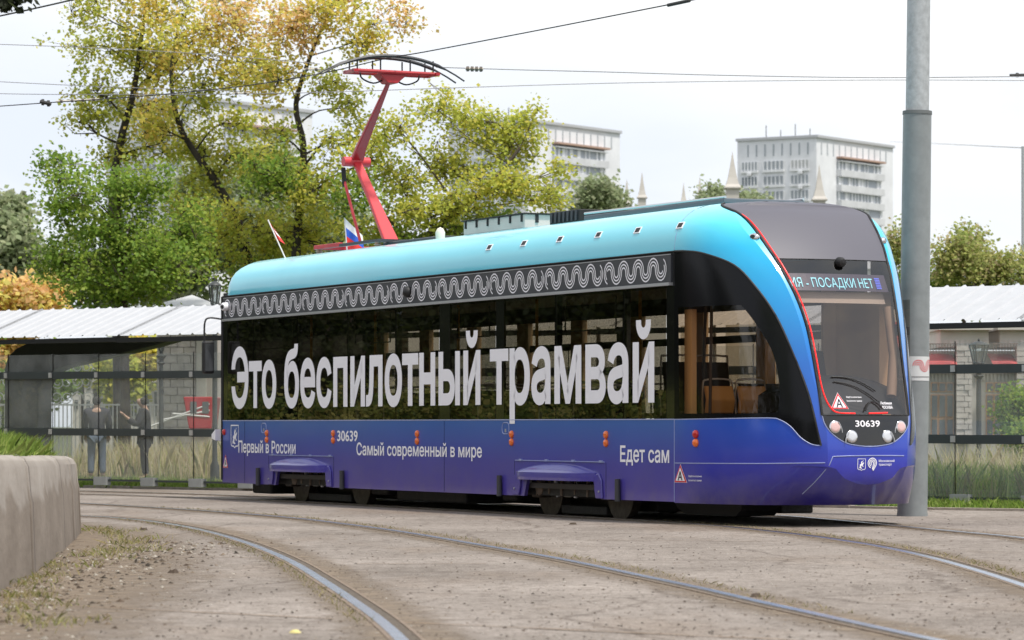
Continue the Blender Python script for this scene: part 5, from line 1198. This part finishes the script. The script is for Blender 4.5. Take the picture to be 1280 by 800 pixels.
# ================================================================ PAVILION (right, behind the glass)
M_stone = mat('grey_stone', (.56, .51, .48), .85, var=.2, vscale=3, bump=.4); M_redroof = mat('red_roof_tiles', srgb(190, 84, 84), .7, var=.15); M_wood = mat('brown_window_wood', srgb(205, 155, 112), .6); M_pglass = mat('pavilion_glass', (.12, .13, .13), .1)
ZP = 84; PV = empty('pavilion', (at(1220, 500, ZP).x, ZP, 0)); tag(PV, 'cream stone pavilion with red roof, arcaded cornices and brown-framed windows behind the right glass panels', 'building')
def pvb(x0, x1, y0, y1, d0, d1):
    a = at(x0, y1, ZP) - PV.location; b = at(x1, y0, ZP) - PV.location; return MB().box(a.x, b.x, d0, d1, a.z, b.z)
pvb(1130, 1300, 466, 590, 0, .5).build('wall', M_plast, PV)
pvb(1140, 1300, 438, 466, .5, 4).build('upper_wall', M_plast, PV)
for x0, x1 in ((1193, 1213), (1268, 1296)):
    for r_ in range(17):
        y0 = 432 + r_ * 7; 
        for k in range(2):
            xa = x0 + (x1 - x0) * k / 2 + (0 if r_ % 2 else (x1 - x0) / 4 * (1 if k else 0)); xb = x0 + (x1 - x0) * (k + 1) / 2 + (0 if r_ % 2 else (x1 - x0) / 4 * (0 if k else 1))
            pvb(xa + .3, xb - .3, y0 + .4, y0 + 6.7, -.35 - random.uniform(0, .03), 0).build('stone', M_stone, PV)
for x0, x1 in ((1172, 1236), (1246, 1300)):
    pvb(x0 - 2, x1 + 2, 407, 413, -.5, 3).build('cornice', M_plast, PV); q = pvb(x0 + 2, x1 - 2, 413, 434, -.25, 3).build('attic_wall', M_plast, PV)
    k = x0 + 6
    while k < x1 - 6:
        c = at(k + 2.5, 428, ZP) - PV.location; MB().prism([(-.045, -.09)] + [(.045 * math.cos(R(t)) , .045 * math.sin(R(t)) + .02) for t in range(180, -1, -30)] + [(.045, -.09)], lambda a, b, d: (c.x + a, d, c.z + b), -.27, -.2).build('arch_niche', M_stone, q); k += 7
a = at(1130, 440, ZP) - PV.location; b = at(1200, 456, ZP) - PV.location
for xa, xb in ((1130, 1193), (1237, 1268)):
    A0 = at(xa, 456, ZP) - PV.location; B0 = at(xb, 440, ZP) - PV.location
    MB().add([(A0.x, -.6, A0.z), (B0.x, -.6, A0.z), (B0.x, .6, B0.z), (A0.x, .6, B0.z)], [(0, 1, 2, 3)]).build('lower_roof', M_redroof, PV)
    q = MB(); 
    M_bal = mat('balustrade_brown', (.22, .15, .13), .7); rl = pvb(xa, xb, 430, 431, -.62, -.58).build('balustrade_rail', M_bal, PV)
    k = xa
    while k < xb: pvb(k, k + .7, 431, 444, -.61, -.59).build('baluster', M_bal, rl); k += 3.6
A0 = at(1120, 430, ZP) - PV.location; B0 = at(1185, 400, ZP) - PV.location
MB().add([(A0.x, 3.2, A0.z), (B0.x + .3, 3.2, A0.z), (B0.x - .6, 6, B0.z + .4), (A0.x, 6, B0.z + .4)], [(0, 1, 2, 3)]).build('roof', M_redroof, PV)
for k in range(36): 
    x = 1132 + k * 4.6; pvb(x, x + 2.2, 467, 476, -.06, 0).build('dentil', M_plast, PV)
for x0, x1 in ((1163, 1192), (1232, 1262)):
    for k in range(3):
        xa = x0 + (x1 - x0) * k / 3; xb = x0 + (x1 - x0) * (k + 1) / 3
        for ya, yb in ((478, 490), (493, 522), (523, 545)):
            w_ = pvb(xa + .3, xb - .3, ya, yb, -.04, 0).build('window', M_wood, PV); pvb(xa + 1.3, xb - 1.3, ya + 1.2, yb - 1.2, -.055, -.04).build('pane', M_pglass, w_)
# lantern posts
M_iron = mat('cast_iron', (.035, .04, .04), .5, var=.2); M_lglass = glass('lantern_glass', (.7, .75, .75), 1.5, dirt=.15)
def lantern(px, ytop, ybot, Z, label, wpx=20, hang=False):
    b = at(px, ybot, Z); t_ = at(px, ytop, Z); e = empty('street_lantern', (b.x, Z, 0)); tag(e, label, 'lantern', 'cast-iron lanterns'); s = wpx * Z / FPX / 2; H1 = t_.z - b.z
    MB().lathe([(.09, 0), (.09, .3), (.05, .4), (.045, b.z - .25), (.09, b.z - .2), (.04, b.z - .15), (.12, b.z - .05), (.03, b.z)], None, 12).build('post', M_iron, e, smooth=40)
    head = MB().lathe([(s * .55, b.z), (s * .6, b.z + .03), (s * .55, b.z + .05)], None, 12).build('lamp_base', M_iron, e)
    MB().lathe([(s * .6, b.z + .05), (s, b.z + H1 * .8)], None, 6).build('lamp_glass', M_lglass, head)
    for k in range(6):
        a_ = k * math.pi / 3; MB().tube([(s * .6 * math.cos(a_), s * .6 * math.sin(a_), b.z + .05), (s * 1.0 * math.cos(a_), s * 1.0 * math.sin(a_), b.z + H1 * .8)], .013, 5).build('lamp_bar', M_iron, head)
    MB().lathe([(s * 1.12, b.z + H1 * .8), (s * 1.0, b.z + H1 * .84), (s * .45, b.z + H1 * .93), (s * .1, b.z + H1 * .96), (s * .12, b.z + H1), (0.01, b.z + H1 * 1.06)], None, 12).build('lamp_cap', M_iron, head, smooth=30)
    return e
lantern(1223.5, 425, 456, 58, 'cast-iron lantern seen through the right glass panel, in front of the pavilion', 24)
lantern(268.5, 350, 384, 63, 'black lantern beside the upper rear corner of the tram', 15)
lantern(201.5, 427, 442, 70, 'small dark lantern behind the glass in front of the stone tower', 8)

# ================================================================ LEFT BACKGROUND behind the glass
ZS = 78; ST = empty('stone_tower', (at(220, 500, ZS).x, ZS, 0)); tag(ST, 'banded pale stone gate tower behind the glass near the tram rear', 'building')
def stb(x0, x1, y0, y1, d0, d1, Zq=ZS, o=None):
    o = o or ST; a = at(x0, y1, Zq) - o.location; b = at(x1, y0, Zq) - o.location; return MB().box(a.x, b.x, d0, d1, a.z, b.z)
stb(196, 272, 392, 598, .1, 2.5).build('wall', mat('pale_mortar', (.42, .38, .35), .9), ST)
row = 0; y = 394.0
while y < 560:
    n = 3; 
    for k in range(n + 1):
        xa = 196 + (k - (.5 if row % 2 else 0)) * 17; xb = xa + 17; xa = max(xa, 196); xb = min(xb, 245)
        if xb - xa > 2: stb(xa + .35, xb - .35, y + .4, y + 9.6, -random.uniform(.0, .04), .1).build('stone', M_stone, ST)
    y += 10; row += 1
stb(246, 258, 390, 560, -.15, .1).build('corner_pilaster', M_plast, ST)
stb(190, 276, 384, 391, -.35, 2.7).build('cornice', M_plast, ST)
a = at(188, 384, ZS) - ST.location; b = at(280, 366, ZS) - ST.location
MB().add([(a.x, -.5, a.z), (b.x, -.5, a.z), (b.x, 2.8, a.z), (a.x, 2.8, a.z), ((a.x + b.x) / 2, 1.2, b.z)], [(0, 1, 4), (1, 2, 4), (2, 3, 4), (3, 0, 4), (3, 2, 1, 0)]).build('roof', mat('grey_metal_roof', (.45, .46, .47), .6), ST)
ZG = 112; GH = empty('gatehouse', (at(140, 500, ZG).x, ZG, 0)); tag(GH, 'whitish gatehouse with slim window slits seen through the left glass panels', 'building')
stb(122, 205, 478, 575, 0, 4, ZG, GH).build('wall', M_plast, GH); stb(116, 206, 470, 478, -.4, 4.2, ZG, GH).build('cornice', M_plast, GH)
for x0 in (92, 107):
    stb(x0, x0 + 10, 425, 575, -.3, 1.5, ZG, GH).build('turret', M_plast, GH)
    for yy in (432, 452, 476, 500): stb(x0 + 3, x0 + 7, yy, yy + 11, -.34, -.3, ZG, GH).build('window', M_pglass, GH)
for xx in (135, 150, 165, 180, 193): stb(xx, xx + 6, 490, 520, -.05, 0, ZG, GH).build('window', M_pglass, GH)
ZF = 73; FE = empty('ornate_fence', (at(120, 590, ZF).x, ZF, 0)); tag(FE, 'white wrought fence with scrolls and palings behind the left glass panels', 'fence')
M_fen = mat('white_iron', (.62, .62, .60), .6)
for yy in (506, 540, 586): stb(-20, 200, yy - 1, yy + 1, -.02, .02, ZF, FE).build('fence_rail', M_fen, FE)
x = -20
pal_m = MB().tube([(0, 0, 0), (0, 0, 1.52)], .014, 5).mesh('paling', M_fen)
while x < 198:
    p = at(x, 590, ZF) - FE.location; inst('paling', pal_m, FE, (p.x, 0, p.z)); x += 5.2
x = -16
sc_m = MB().tube([(.14 * math.cos(t) * (1 - .08 * t), 0, .14 * math.sin(t) * (1 - .08 * t)) for t in np.linspace(0, 8.5, 30)], .010, 4).mesh('scroll', M_fen)
while x < 112:
    for yy in (497, 478, 459 if x > 40 else 470):
        p = at(x + random.uniform(-1, 1), yy, ZF) - FE.location; inst('scroll', sc_m, FE, (p.x, -.02, p.z), (0, random.uniform(0, 3), 0))
    x += 12.5
RCB = empty('red_cabin', (at(248, 560, 71).x, 71, 0)); tag(RCB, 'red metal cabin with two square window openings beside the tram rear', 'cabin')
q = MB(); a = lambda x, y: at(x, y, 71) - RCB.location
MB().prism([(a(x_, y_).x, a(x_, y_).z) for x_, y_ in ((229, 496), (269, 496), (264, 536), (236, 536))], lambda p, r_, d: (p, d, r_), 0, 1.4).build('body', M_pred, RCB, bevel=.02)
MB().prism([(a(x_, y_).x, a(x_, y_).z) for x_, y_ in ((236, 536), (264, 536), (262, 590), (238, 590))], lambda p, r_, d: (p, d, r_), .3, 1.2).build('pedestal', M_stone, RCB)
for x0 in (238, 253):
    A0 = a(x0, 517); B0 = a(x0 + 8, 502); MB().box(A0.x, B0.x, -.02, 0.0, A0.z, B0.z).build('window', M_pglass, RCB)
for k in range(3):
    MB().tube([a(188 + k * 14, 533 - k * 8), a(262, 505 + k * 8)], .02, 5).build('stay_rod', M_fen, RCB)

# tall grass behind the shelter
def field(x0, x1, o0, o1, clump=260, z=-.06):
    def f(n):
        cx = rng.uniform(x0, x1, clump); co = rng.uniform(o0, o1, clump); i = rng.integers(0, clump, n); xx = cx[i] + rng.normal(0, .35, n); oo = np.clip(co[i] + rng.normal(0, .35, n), o0, None)
        return np.stack([SH.x + SA.x * xx + SB.x * oo, SH.y + SA.y * xx + SB.y * oo, np.full(n, z)], 1)
    return f
TAN = [(.72, .60, .38), (.78, .66, .45), (.62, .54, .30), (.50, .52, .20), (.80, .68, .5)]
both = lambda f1, f2, q=.5: (lambda n: np.vstack([f1(int(n * q)), f2(n - int(n * q))]))
grass('tall_dry_grass', 'tall tan seed grass standing behind the glass shelter', both(field(-7, 10, 4.0, 10, 120), field(10, 26, 7.6, 13, 200), .35), 30000, .45, .95, .008, TAN, .28)
grass('tall_green_weeds', 'tall green weeds growing just behind the glass shelter', both(field(-7, 9, .4, 4.0, 200), field(10, 14.2, .5, 6, 40), .8), 34000, .15, .65, .011, [(a * 1.5, b * 1.45, c * 1.5) for a, b, c in GP] + [(.5, .48, .2)], .4, cat='weeds')
grass('low_weeds', 'low green weeds round the feet of the people behind the glass', field(11, 27, .4, 7, 220), 11000, .05, .2, .012, GP + [(.34, .32, .14)], .5, cat='weeds')
grass('meadow_grass', 'green meadow grass farther back behind the shelter', field(-10, 30, 8, 26, 500), 16000, .2, .5, .016, GP + [(.36, .34, .15)], .4)

# ================================================================ TREES
G_ = 'trees behind the tram stop'
DULL = [(.36, .40, .12), (.44, .46, .15), (.28, .34, .09), (.50, .48, .18), (.46, .38, .2)]
tree('green bushy tree with a dark straight trunk, left of the pair with yellow tops', 'tree', 72, [(158, 592), (156, 480), (155, 385), (150, 300), (148, 230)], .17,
     [(150, 300, 80, 62, GREEN, 190), (95, 250, 42, 40, GREEN, 60), (85, 330, 34, 40, GREEN, 45), (205, 330, 60, 45, GREEN, 95), (160, 232, 60, 32, GREEN, 70), (70, 208, 24, 18, GREEN, 20), (140, 365, 80, 22, GREEN, 60), (240, 290, 40, 40, GREEN, 50)], per=30, name='maple_tree', group=G_)
tree('tall airy tree with yellow leaves and one dark forked trunk at upper left', 'tree', 77, [(150, 592), (147, 400), (141, 260), (150, 180), (166, 120), (175, 60), (182, 10)], .19,
     [(165, 60, 60, 40, OLIVE, 60), (110, 20, 38, 34, OLIVE, 26), (200, 20, 50, 35, YELL, 50), (95, 55, 34, 30, OLIVE, 18), (125, 120, 42, 34, OLIVE, 42), (175, 130, 44, 40, YELL, 46), (100, 145, 32, 16, OLIVE, 20), (150, 190, 38, 30, OLIVE, 34), (205, 90, 40, 40, YELL, 46), (150, -20, 70, 26, YELL, 40), (205, 175, 34, 30, OLIVE, 28)], per=24, name='ash_tree', group=G_, bark=M_barkd)
tree('slanting tree with orange and yellow top leaning to the left', 'tree', 76, [(318, 592), (316, 400), (305, 300), (275, 235), (243, 190), (222, 150), (214, 90), (224, 30)], .17,
     [(245, 60, 50, 42, YELL, 60), (295, 30, 50, 35, ORNG, 60), (310, 85, 50, 38, YELL, 60), (255, 125, 40, 34, OLIVE, 40), (300, 150, 28, 24, OLIVE, 22), (265, 215, 44, 34, OLIVE, 44), (290, 290, 50, 50, OLIVE, 70), (270, -15, 60, 25, ORNG, 34), (230, 260, 36, 40, OLIVE, 40), (240, 175, 36, 30, OLIVE, 34), (305, 195, 34, 30, OLIVE, 30), (200, 160, 30, 30, YELL, 26), (330, 345, 60, 30, GREEN, 60)], per=24, name='ash_tree', group=G_, bark=M_barkd)
tree('tree with sparse orange and gold crown directly left of the pantograph', 'tree', 74, [(372, 592), (372, 400), (370, 310), (377, 240), (379, 180), (370, 130), (388, 70), (410, 20)], .17,
     [(365, 40, 48, 40, ORNG, 66), (420, 20, 50, 30, YELL, 44), (455, 50, 45, 34, YELL, 40), (500, 22, 32, 24, ORNG, 18), (345, 100, 44, 34, YELL, 46), (410, 105, 40, 30, OLIVE, 28), (440, 130, 32, 24, OLIVE, 18), (345, 225, 50, 40, GREEN, 62), (400, 235, 48, 44, OLIVE, 66), (380, 290, 66, 36, OLIVE, 90), (450, -10, 55, 24, ORNG, 28), (330, 290, 50, 45, OLIVE, 60), (350, 170, 30, 24, OLIVE, 16), (420, 180, 30, 24, OLIVE, 18), (455, 165, 36, 28, OLIVE, 24), (470, 205, 34, 28, OLIVE, 30), (330, 200, 34, 26, OLIVE, 26)], per=24, name='ash_tree', group=G_, bark=M_barkd)
tree('wide yellow-green tree spreading right of the pantograph', 'tree', 73, [(505, 592), (503, 420), (508, 335), (535, 295), (575, 262), (615, 228), (650, 185)], .19,
     [(600, 150, 58, 36, OLIVE, 60), (545, 135, 38, 30, OLIVE, 26), (640, 175, 42, 38, OLIVE, 56), (500, 165, 38, 28, OLIVE, 24), (560, 205, 60, 34, OLIVE, 64), (635, 235, 62, 28, OLIVE, 76), (690, 245, 26, 24, OLIVE, 22), (500, 225, 42, 36, OLIVE, 44), (540, 262, 72, 28, OLIVE, 84), (620, 275, 66, 22, GREEN, 64), (480, 285, 56, 30, OLIVE, 56), (540, 300, 76, 22, GREEN, 60), (660, 150, 26, 30, OLIVE, 20), (698, 218, 16, 16, OLIVE, 8), (450, 250, 36, 36, GREEN, 40)], per=25, name='ash_tree', group=G_)
tree('grey-green tree far behind at the left edge', 'tree', 125, [(15, 575), (15, 400), (12, 300)], .22, [(12, 320, 40, 58, GREY, 150), (50, 350, 30, 42, GREY, 70), (8, 258, 18, 22, GREY, 22), (-30, 320, 40, 60, GREY, 60)], per=34, size=.16, name='willow_tree', group=G_, twigs=False)
tree('orange autumn bush tree at the left edge above the shelter roof', 'tree', 96, [(20, 585), (20, 480), (18, 400)], .14, [(18, 385, 46, 36, ORNG, 110), (60, 380, 22, 30, ORNG, 40), (5, 440, 40, 60, ORNG, 90), (-30, 400, 40, 60, ORNG, 50), (12, 520, 30, 50, GREEN, 60)], per=34, size=.15, name='maple_tree', group=G_, twigs=False)
tree('grey-green tree far behind between the two yellow trees', 'tree', 130, [(335, 570), (335, 400), (335, 250)], .25, [(335, 225, 50, 42, GREY, 130), (300, 290, 60, 60, GREY, 150), (380, 300, 60, 55, GREY, 140), (430, 300, 40, 50, GREY, 90), (210, 340, 60, 50, GREY, 130), (120, 350, 50, 50, GREY, 100), (250, 250, 34, 50, GREY, 60)], per=34, size=.16, name='willow_tree', group=G_, twigs=False)
tree('small dark conifer-like tree right of the leftmost pinnacle', 'tree', 160, [(748, 560), (748, 400), (748, 260)], .2, [(745, 245, 18, 20, GREY, 60), (764, 254, 14, 16, GREY, 40), (735, 262, 20, 14, GREY, 40)], per=30, size=.11, name='conifer_tree', group=G_, twigs=False)
tree('bush-topped tree just left of the largest pinnacle', 'tree', 170, [(893, 560), (893, 300)], .2, [(893, 250, 12, 13, GREY, 36), (926, 252, 9, 9, GREY, 16), (945, 254, 12, 7, GREY, 16)], per=30, size=.11, name='conifer_tree', group=G_, twigs=False)
tree('rounded yellow-green tree behind the right shelter roof', 'tree', 98, [(1205, 580), (1205, 450), (1205, 380)], .2, [(1195, 325, 34, 30, DULL, 110), (1215, 300, 20, 20, DULL, 34), (1235, 335, 30, 28, DULL, 90), (1180, 350, 40, 26, GREEN, 70), (1240, 370, 50, 20, GREEN, 60), (1262, 335, 22, 30, DULL, 34), (1290, 345, 30, 34, DULL, 50)], per=36, size=.085, name='maple_tree', group=G_)
tree('narrow strip of tree between the tram roof and the grey pole', 'tree', 104, [(1125, 580), (1125, 450), (1125, 380)], .2, [(1122, 312, 10, 32, DULL, 40), (1128, 370, 22, 40, GREEN, 60)], per=34, size=.085, name='maple_tree', group=G_)
tree('round green shrub at the right edge in front of the pavilion', 'shrub', 66, [(1275, 597), (1275, 560)], .05, [(1282, 512, 22, 34, GREEN, 110), (1270, 550, 20, 22, GREEN, 60)], per=30, size=.09, name='shrub')
tree('dark green bushes low behind the left glass', 'shrub', 90, [(60, 585), (60, 560)], .06, [(150, 470, 40, 30, OLIVE, 60), (180, 445, 30, 25, YELL, 50), (60, 470, 40, 40, GREEN, 60)], per=30, size=.15, name='shrub', twigs=False)
# trees left of the frame, which the tram windows mirror
def offtree(loc, h, rad, pal, label, n=260, low=.0):
    e = empty('maple_tree', loc); tag(e, label, 'tree', 'trees left of the track'); MB().tube([(0, 0, 0), (.1, 0, h * .4), (0, .1, h * .8)], [.2, .15, .06], 8).build('trunk', M_barkd, e)
    u = unit(n) * (rng.random((n, 1)) ** .4) * np.array([rad, rad, h * (.5 - low)]) + np.array([0, 0, h * (.5 + low)]); leaves(u, 46, .28, .15, pal, 'crown', e)
DARK = [(.04, .055, .016), (.055, .07, .02), (.03, .045, .012)]
for i, (x, y, h, r_, pal, n, lab) in enumerate(((-15.5, 46, 9, 3.0, DARK, 420, 'green tree left of the track, nearest the wall'), (-17, 52, 8.5, 3.2, DARK, 420, 'green tree left of the track behind the first'), (-22, 57, 11, 4, DARK, 460, 'dark tall tree left of the track'), (-20, 64, 10, 3.8, DARK, 460, 'dark tree left of the track at the shelter end'), (-27, 70, 12, 4.6, DARK, 460, 'tall dark tree left of the track, farthest'), (-26, 80, 12, 4.6, OLIVE, 400, 'pale tree beyond the shelter end'), (-15, 74, 9, 3.6, GREEN, 400, 'green tree behind the left shelter end'), (-34, 62, 13, 5, DARK, 420, 'tall dark tree far left of the track'),
        (-16, 33, 9, 3.6, DARK, 420, 'dark tree on the bank left of the camera view'), (-18, 24, 10, 4, DARK, 420, 'dark tree on the bank nearer the camera'), (-22, 14, 10, 4.2, DARK, 420, 'dark tree level with the camera on the left'), (-26, 3, 11, 4.6, DARK, 420, 'dark tree behind the camera on the left'), (-24, -12, 12, 5, DARK, 420, 'dark tree well behind the camera on the left'))):
    offtree((x, y, 0), h * (.58 if i < 8 else .75), r_, pal, lab, n)
HED = [(.20, .26, .06), (.30, .32, .08), (.12, .17, .04), (.42, .38, .12)]
for i, (x, y, h, r_) in enumerate(((-11.5, 44, 2.1, 1.6), (-12.5, 47.5, 2.4, 1.8), (-13, 51, 2.2, 1.8), (-14.5, 54, 2.6, 1.9), (-13.5, 57.5, 2.3, 1.7), (-16, 60.5, 2.8, 2), (-18, 66, 3, 2.2), (-12, 40.5, 2.2, 1.7))):
    h *= .82; e = empty('shrub', (x, y, 0)); tag(e, ['rounded shrub nearest the wall end', 'second shrub of the row left of the track', 'third shrub of the row left of the track', 'fourth, broader shrub of the row left of the track', 'shrub beside the kerb left of the shelter', 'tall shrub at the left shelter end', 'largest shrub behind the left shelter end', 'shrub on the bank behind the wall'][i], 'shrub', 'shrubs left of the track')
    MB().tube([(0, 0, 0), (.05, 0, h * .6)], [.06, .03], 6).build('stem', M_barkd, e)
    u = unit(150) * (rng.random((150, 1)) ** .35) * np.array([r_, r_, h * .5]) + np.array([0, 0, h * .5]); leaves(u, 46, .16, .10, HED, 'crown', e)
RBLK = empty('reflection_blocker', (-42, 62, 0)); tag(RBLK, 'long low dark block added out of view to keep sky out of the window reflections', 'building')  # unseen building shape, added to block the sky behind the mirrored trees
M_blocker = mat('blocker_brown', (.11, .075, .06), .9, var=.3, vscale=1.5)
MB().box(-9, 0, -30, 34, 0, 6.2).build('wall', M_blocker, RBLK); MB().box(-9.5, .5, -30.5, 34.5, 6.2, 6.6).build('roof', mat('blocker_roof', (.08, .08, .085), .8), RBLK)
for k in range(12): MB().box(.0, .06, -28 + k * 5.1, -25.2 + k * 5.1, 1.2, 4.6).build('window', M_pglass, RBLK)
# overhanging twig at the top-left corner
e = empty('maple_tree', (-8.5, 25, .7)); tag(e, 'near tree whose leafy twig hangs in at the top left corner', 'tree')
tw = MB(); T0 = Vector((0, 0, 0)); c1 = at(-12, -14, 24) - e.location; tw.tube(catmull([(0, 0, 0), (.3, -.2, 2.2), (2.2, -.6, 3.8), c1], 5), [.14] * 5 + [.09] * 5 + [.03] * 6, 8); tw.build('trunk', M_barkd, e, smooth=50)
cc_ = np.array([tuple(at(x, y, 24) - e.location) for x, y in ((8, -6), (22, -8), (-8, -4), (0, -16), (36, -14), (-20, -8), (10, -20), (4, 0), (16, 2))]); leaves(cc_, 22, .05, .085, [(.03, .04, .02), (.04, .05, .02)], 'crown', e, 1.2)
cc_ = np.array([tuple(Vector(p)) for p in (unit(120) * np.array([2, 2, 1.6]) + np.array([-.5, 0, 5.6]))]); leaves(cc_, 30, .3, .16, GREEN, 'crown', e)

# ================================================================ OVERHEAD WIRES
M_wire = mat('wire', (.03, .03, .03), .6); M_wireg = mat('pale_wire', (.22, .22, .23), .6); M_ins = mat('insulator_bar', (.55, .50, .42), .5)
def wire(pts, r, label, m=M_wire, name='overhead_wire'):
    P = [at(*p) for p in pts]; e = MB().tube(catmull(P, 4), r, 5); o = e.build(name, m, smooth=60); tag(o, label, 'wire', 'overhead tram wires'); return o
wire([(1000, -26, 37.6), (865, 0, 39.5), (700, 32.5, 42.4), (530, 65, 45.0), (487, 72, 45.7), (400, 92, 47.3), (300, 108, 49.0), (180, 120, 50.8), (65, 128, 52.3), (-60, 137, 54)], .0085, 'black contact wire touching the pantograph and rising to the top edge')
ins_ = MB().tube([at(835, 6.5, 39.8), at(862, .7, 39.5)], .022, 8).build('section_insulator', M_wire); tag(ins_, 'thick dark sleeve on the contact wire at the top edge', 'insulator')
w2 = wire([(545, 84, 46.2), (640, 87, 46.5), (760, 90, 47), (900, 94, 47.5), (1100, 97, 48), (1330, 95, 49)], .007, 'span wire running right from the pantograph past the pole', M_wireg)
wire([(560, 110, 60), (760, 104, 61), (960, 101, 62), (1135, 100, 63), (1330, 101, 64)], .007, 'thin lower wire crossing behind the pole', M_wireg)
wire([(-40, 54, 60), (120, 60, 60), (260, 68, 60), (400, 80, 60)], .007, 'thin grey wire high in the left trees', M_wireg)
wire([(-40, 100, 62), (120, 108, 62), (300, 114, 62)], .007, 'thin grey wire above the contact wire at left', M_wireg)
wire([(-40, 116, 62), (60, 118, 62), (240, 118, 60), (380, 116, 58), (560, 110, 60)], .007, 'thin grey wire just above the contact wire in the left trees', M_wireg)
wire([(1112, 177, 619), (1160, 179, 420), (1240, 183, 250), (1330, 187, 170)], .03, 'faint distant wire right of the pale block', M_wireg)
wire([(-60, 31, 30), (0, 20, 29.5), (90, 0, 28.5), (180, -22, 27.5)], .008, 'black wire slanting across the top left corner')
def insul(x0, y0, x1, y1, Z, label, m=M_ins, r=.02, k=4):
    e = empty('section_insulator', at((x0 + x1) / 2, (y0 + y1) / 2, Z)); tag(e, label, 'insulator', 'insulators on the overhead wires')
    a, b = at(x0, y0, Z) - e.location, at(x1, y1, Z) - e.location; MB().tube([a, b], r, 8).build('insulator_rod', m, e)
    for i in range(k): p = a.lerp(b, (i + .5) / k); MB().tube([p + Vector((-.02, 0, 0)), p + Vector((.02, 0, 0))], r * 1.7, 8).build('rib', M_wire if m is not M_ins else mat('insulator_brown', (.12, .1, .08), .5), e)
insul(582, 86, 604, 86.5, 46.2, 'ribbed insulator on the span wire right of the pantograph', r=.022)
insul(378, 87, 401, 86.5, 47.4, 'pale rod insulator at the left tip of the pantograph head', r=.014, k=2)
insul(70, 127, 124, 124, 52.3, 'long double-rod section insulator over the left trees', r=.016, k=4)
insul(50, 127, 64, 130, 52.3, 'dark clamp at the left end of the rod insulator', M_wire, .03, 2)
insul(290, 117, 312, 116.5, 50, 'short pale insulator among the yellow leaves', r=.012, k=2)
insul(1262, 94, 1300, 93, 49, 'dark wire clamp at the right edge of the picture', M_wire, .02, 2)
e = empty('distant_lamp_post', (at(1279, 400, 120).x, 120, 0)); tag(e, 'thin grey distant lamp post at the right edge above the shelter roof', 'lamp post')
MB().tube([(0, 0, 0), (0, 0, at(1279, 183, 120).z)], .07, 8).build('post', M_galv, e); MB().tube([(0, 0, at(1279, 190, 120).z), (.8, 0, at(1279, 180, 120).z)], .05, 6).build('lamp_arm', M_galv, e)
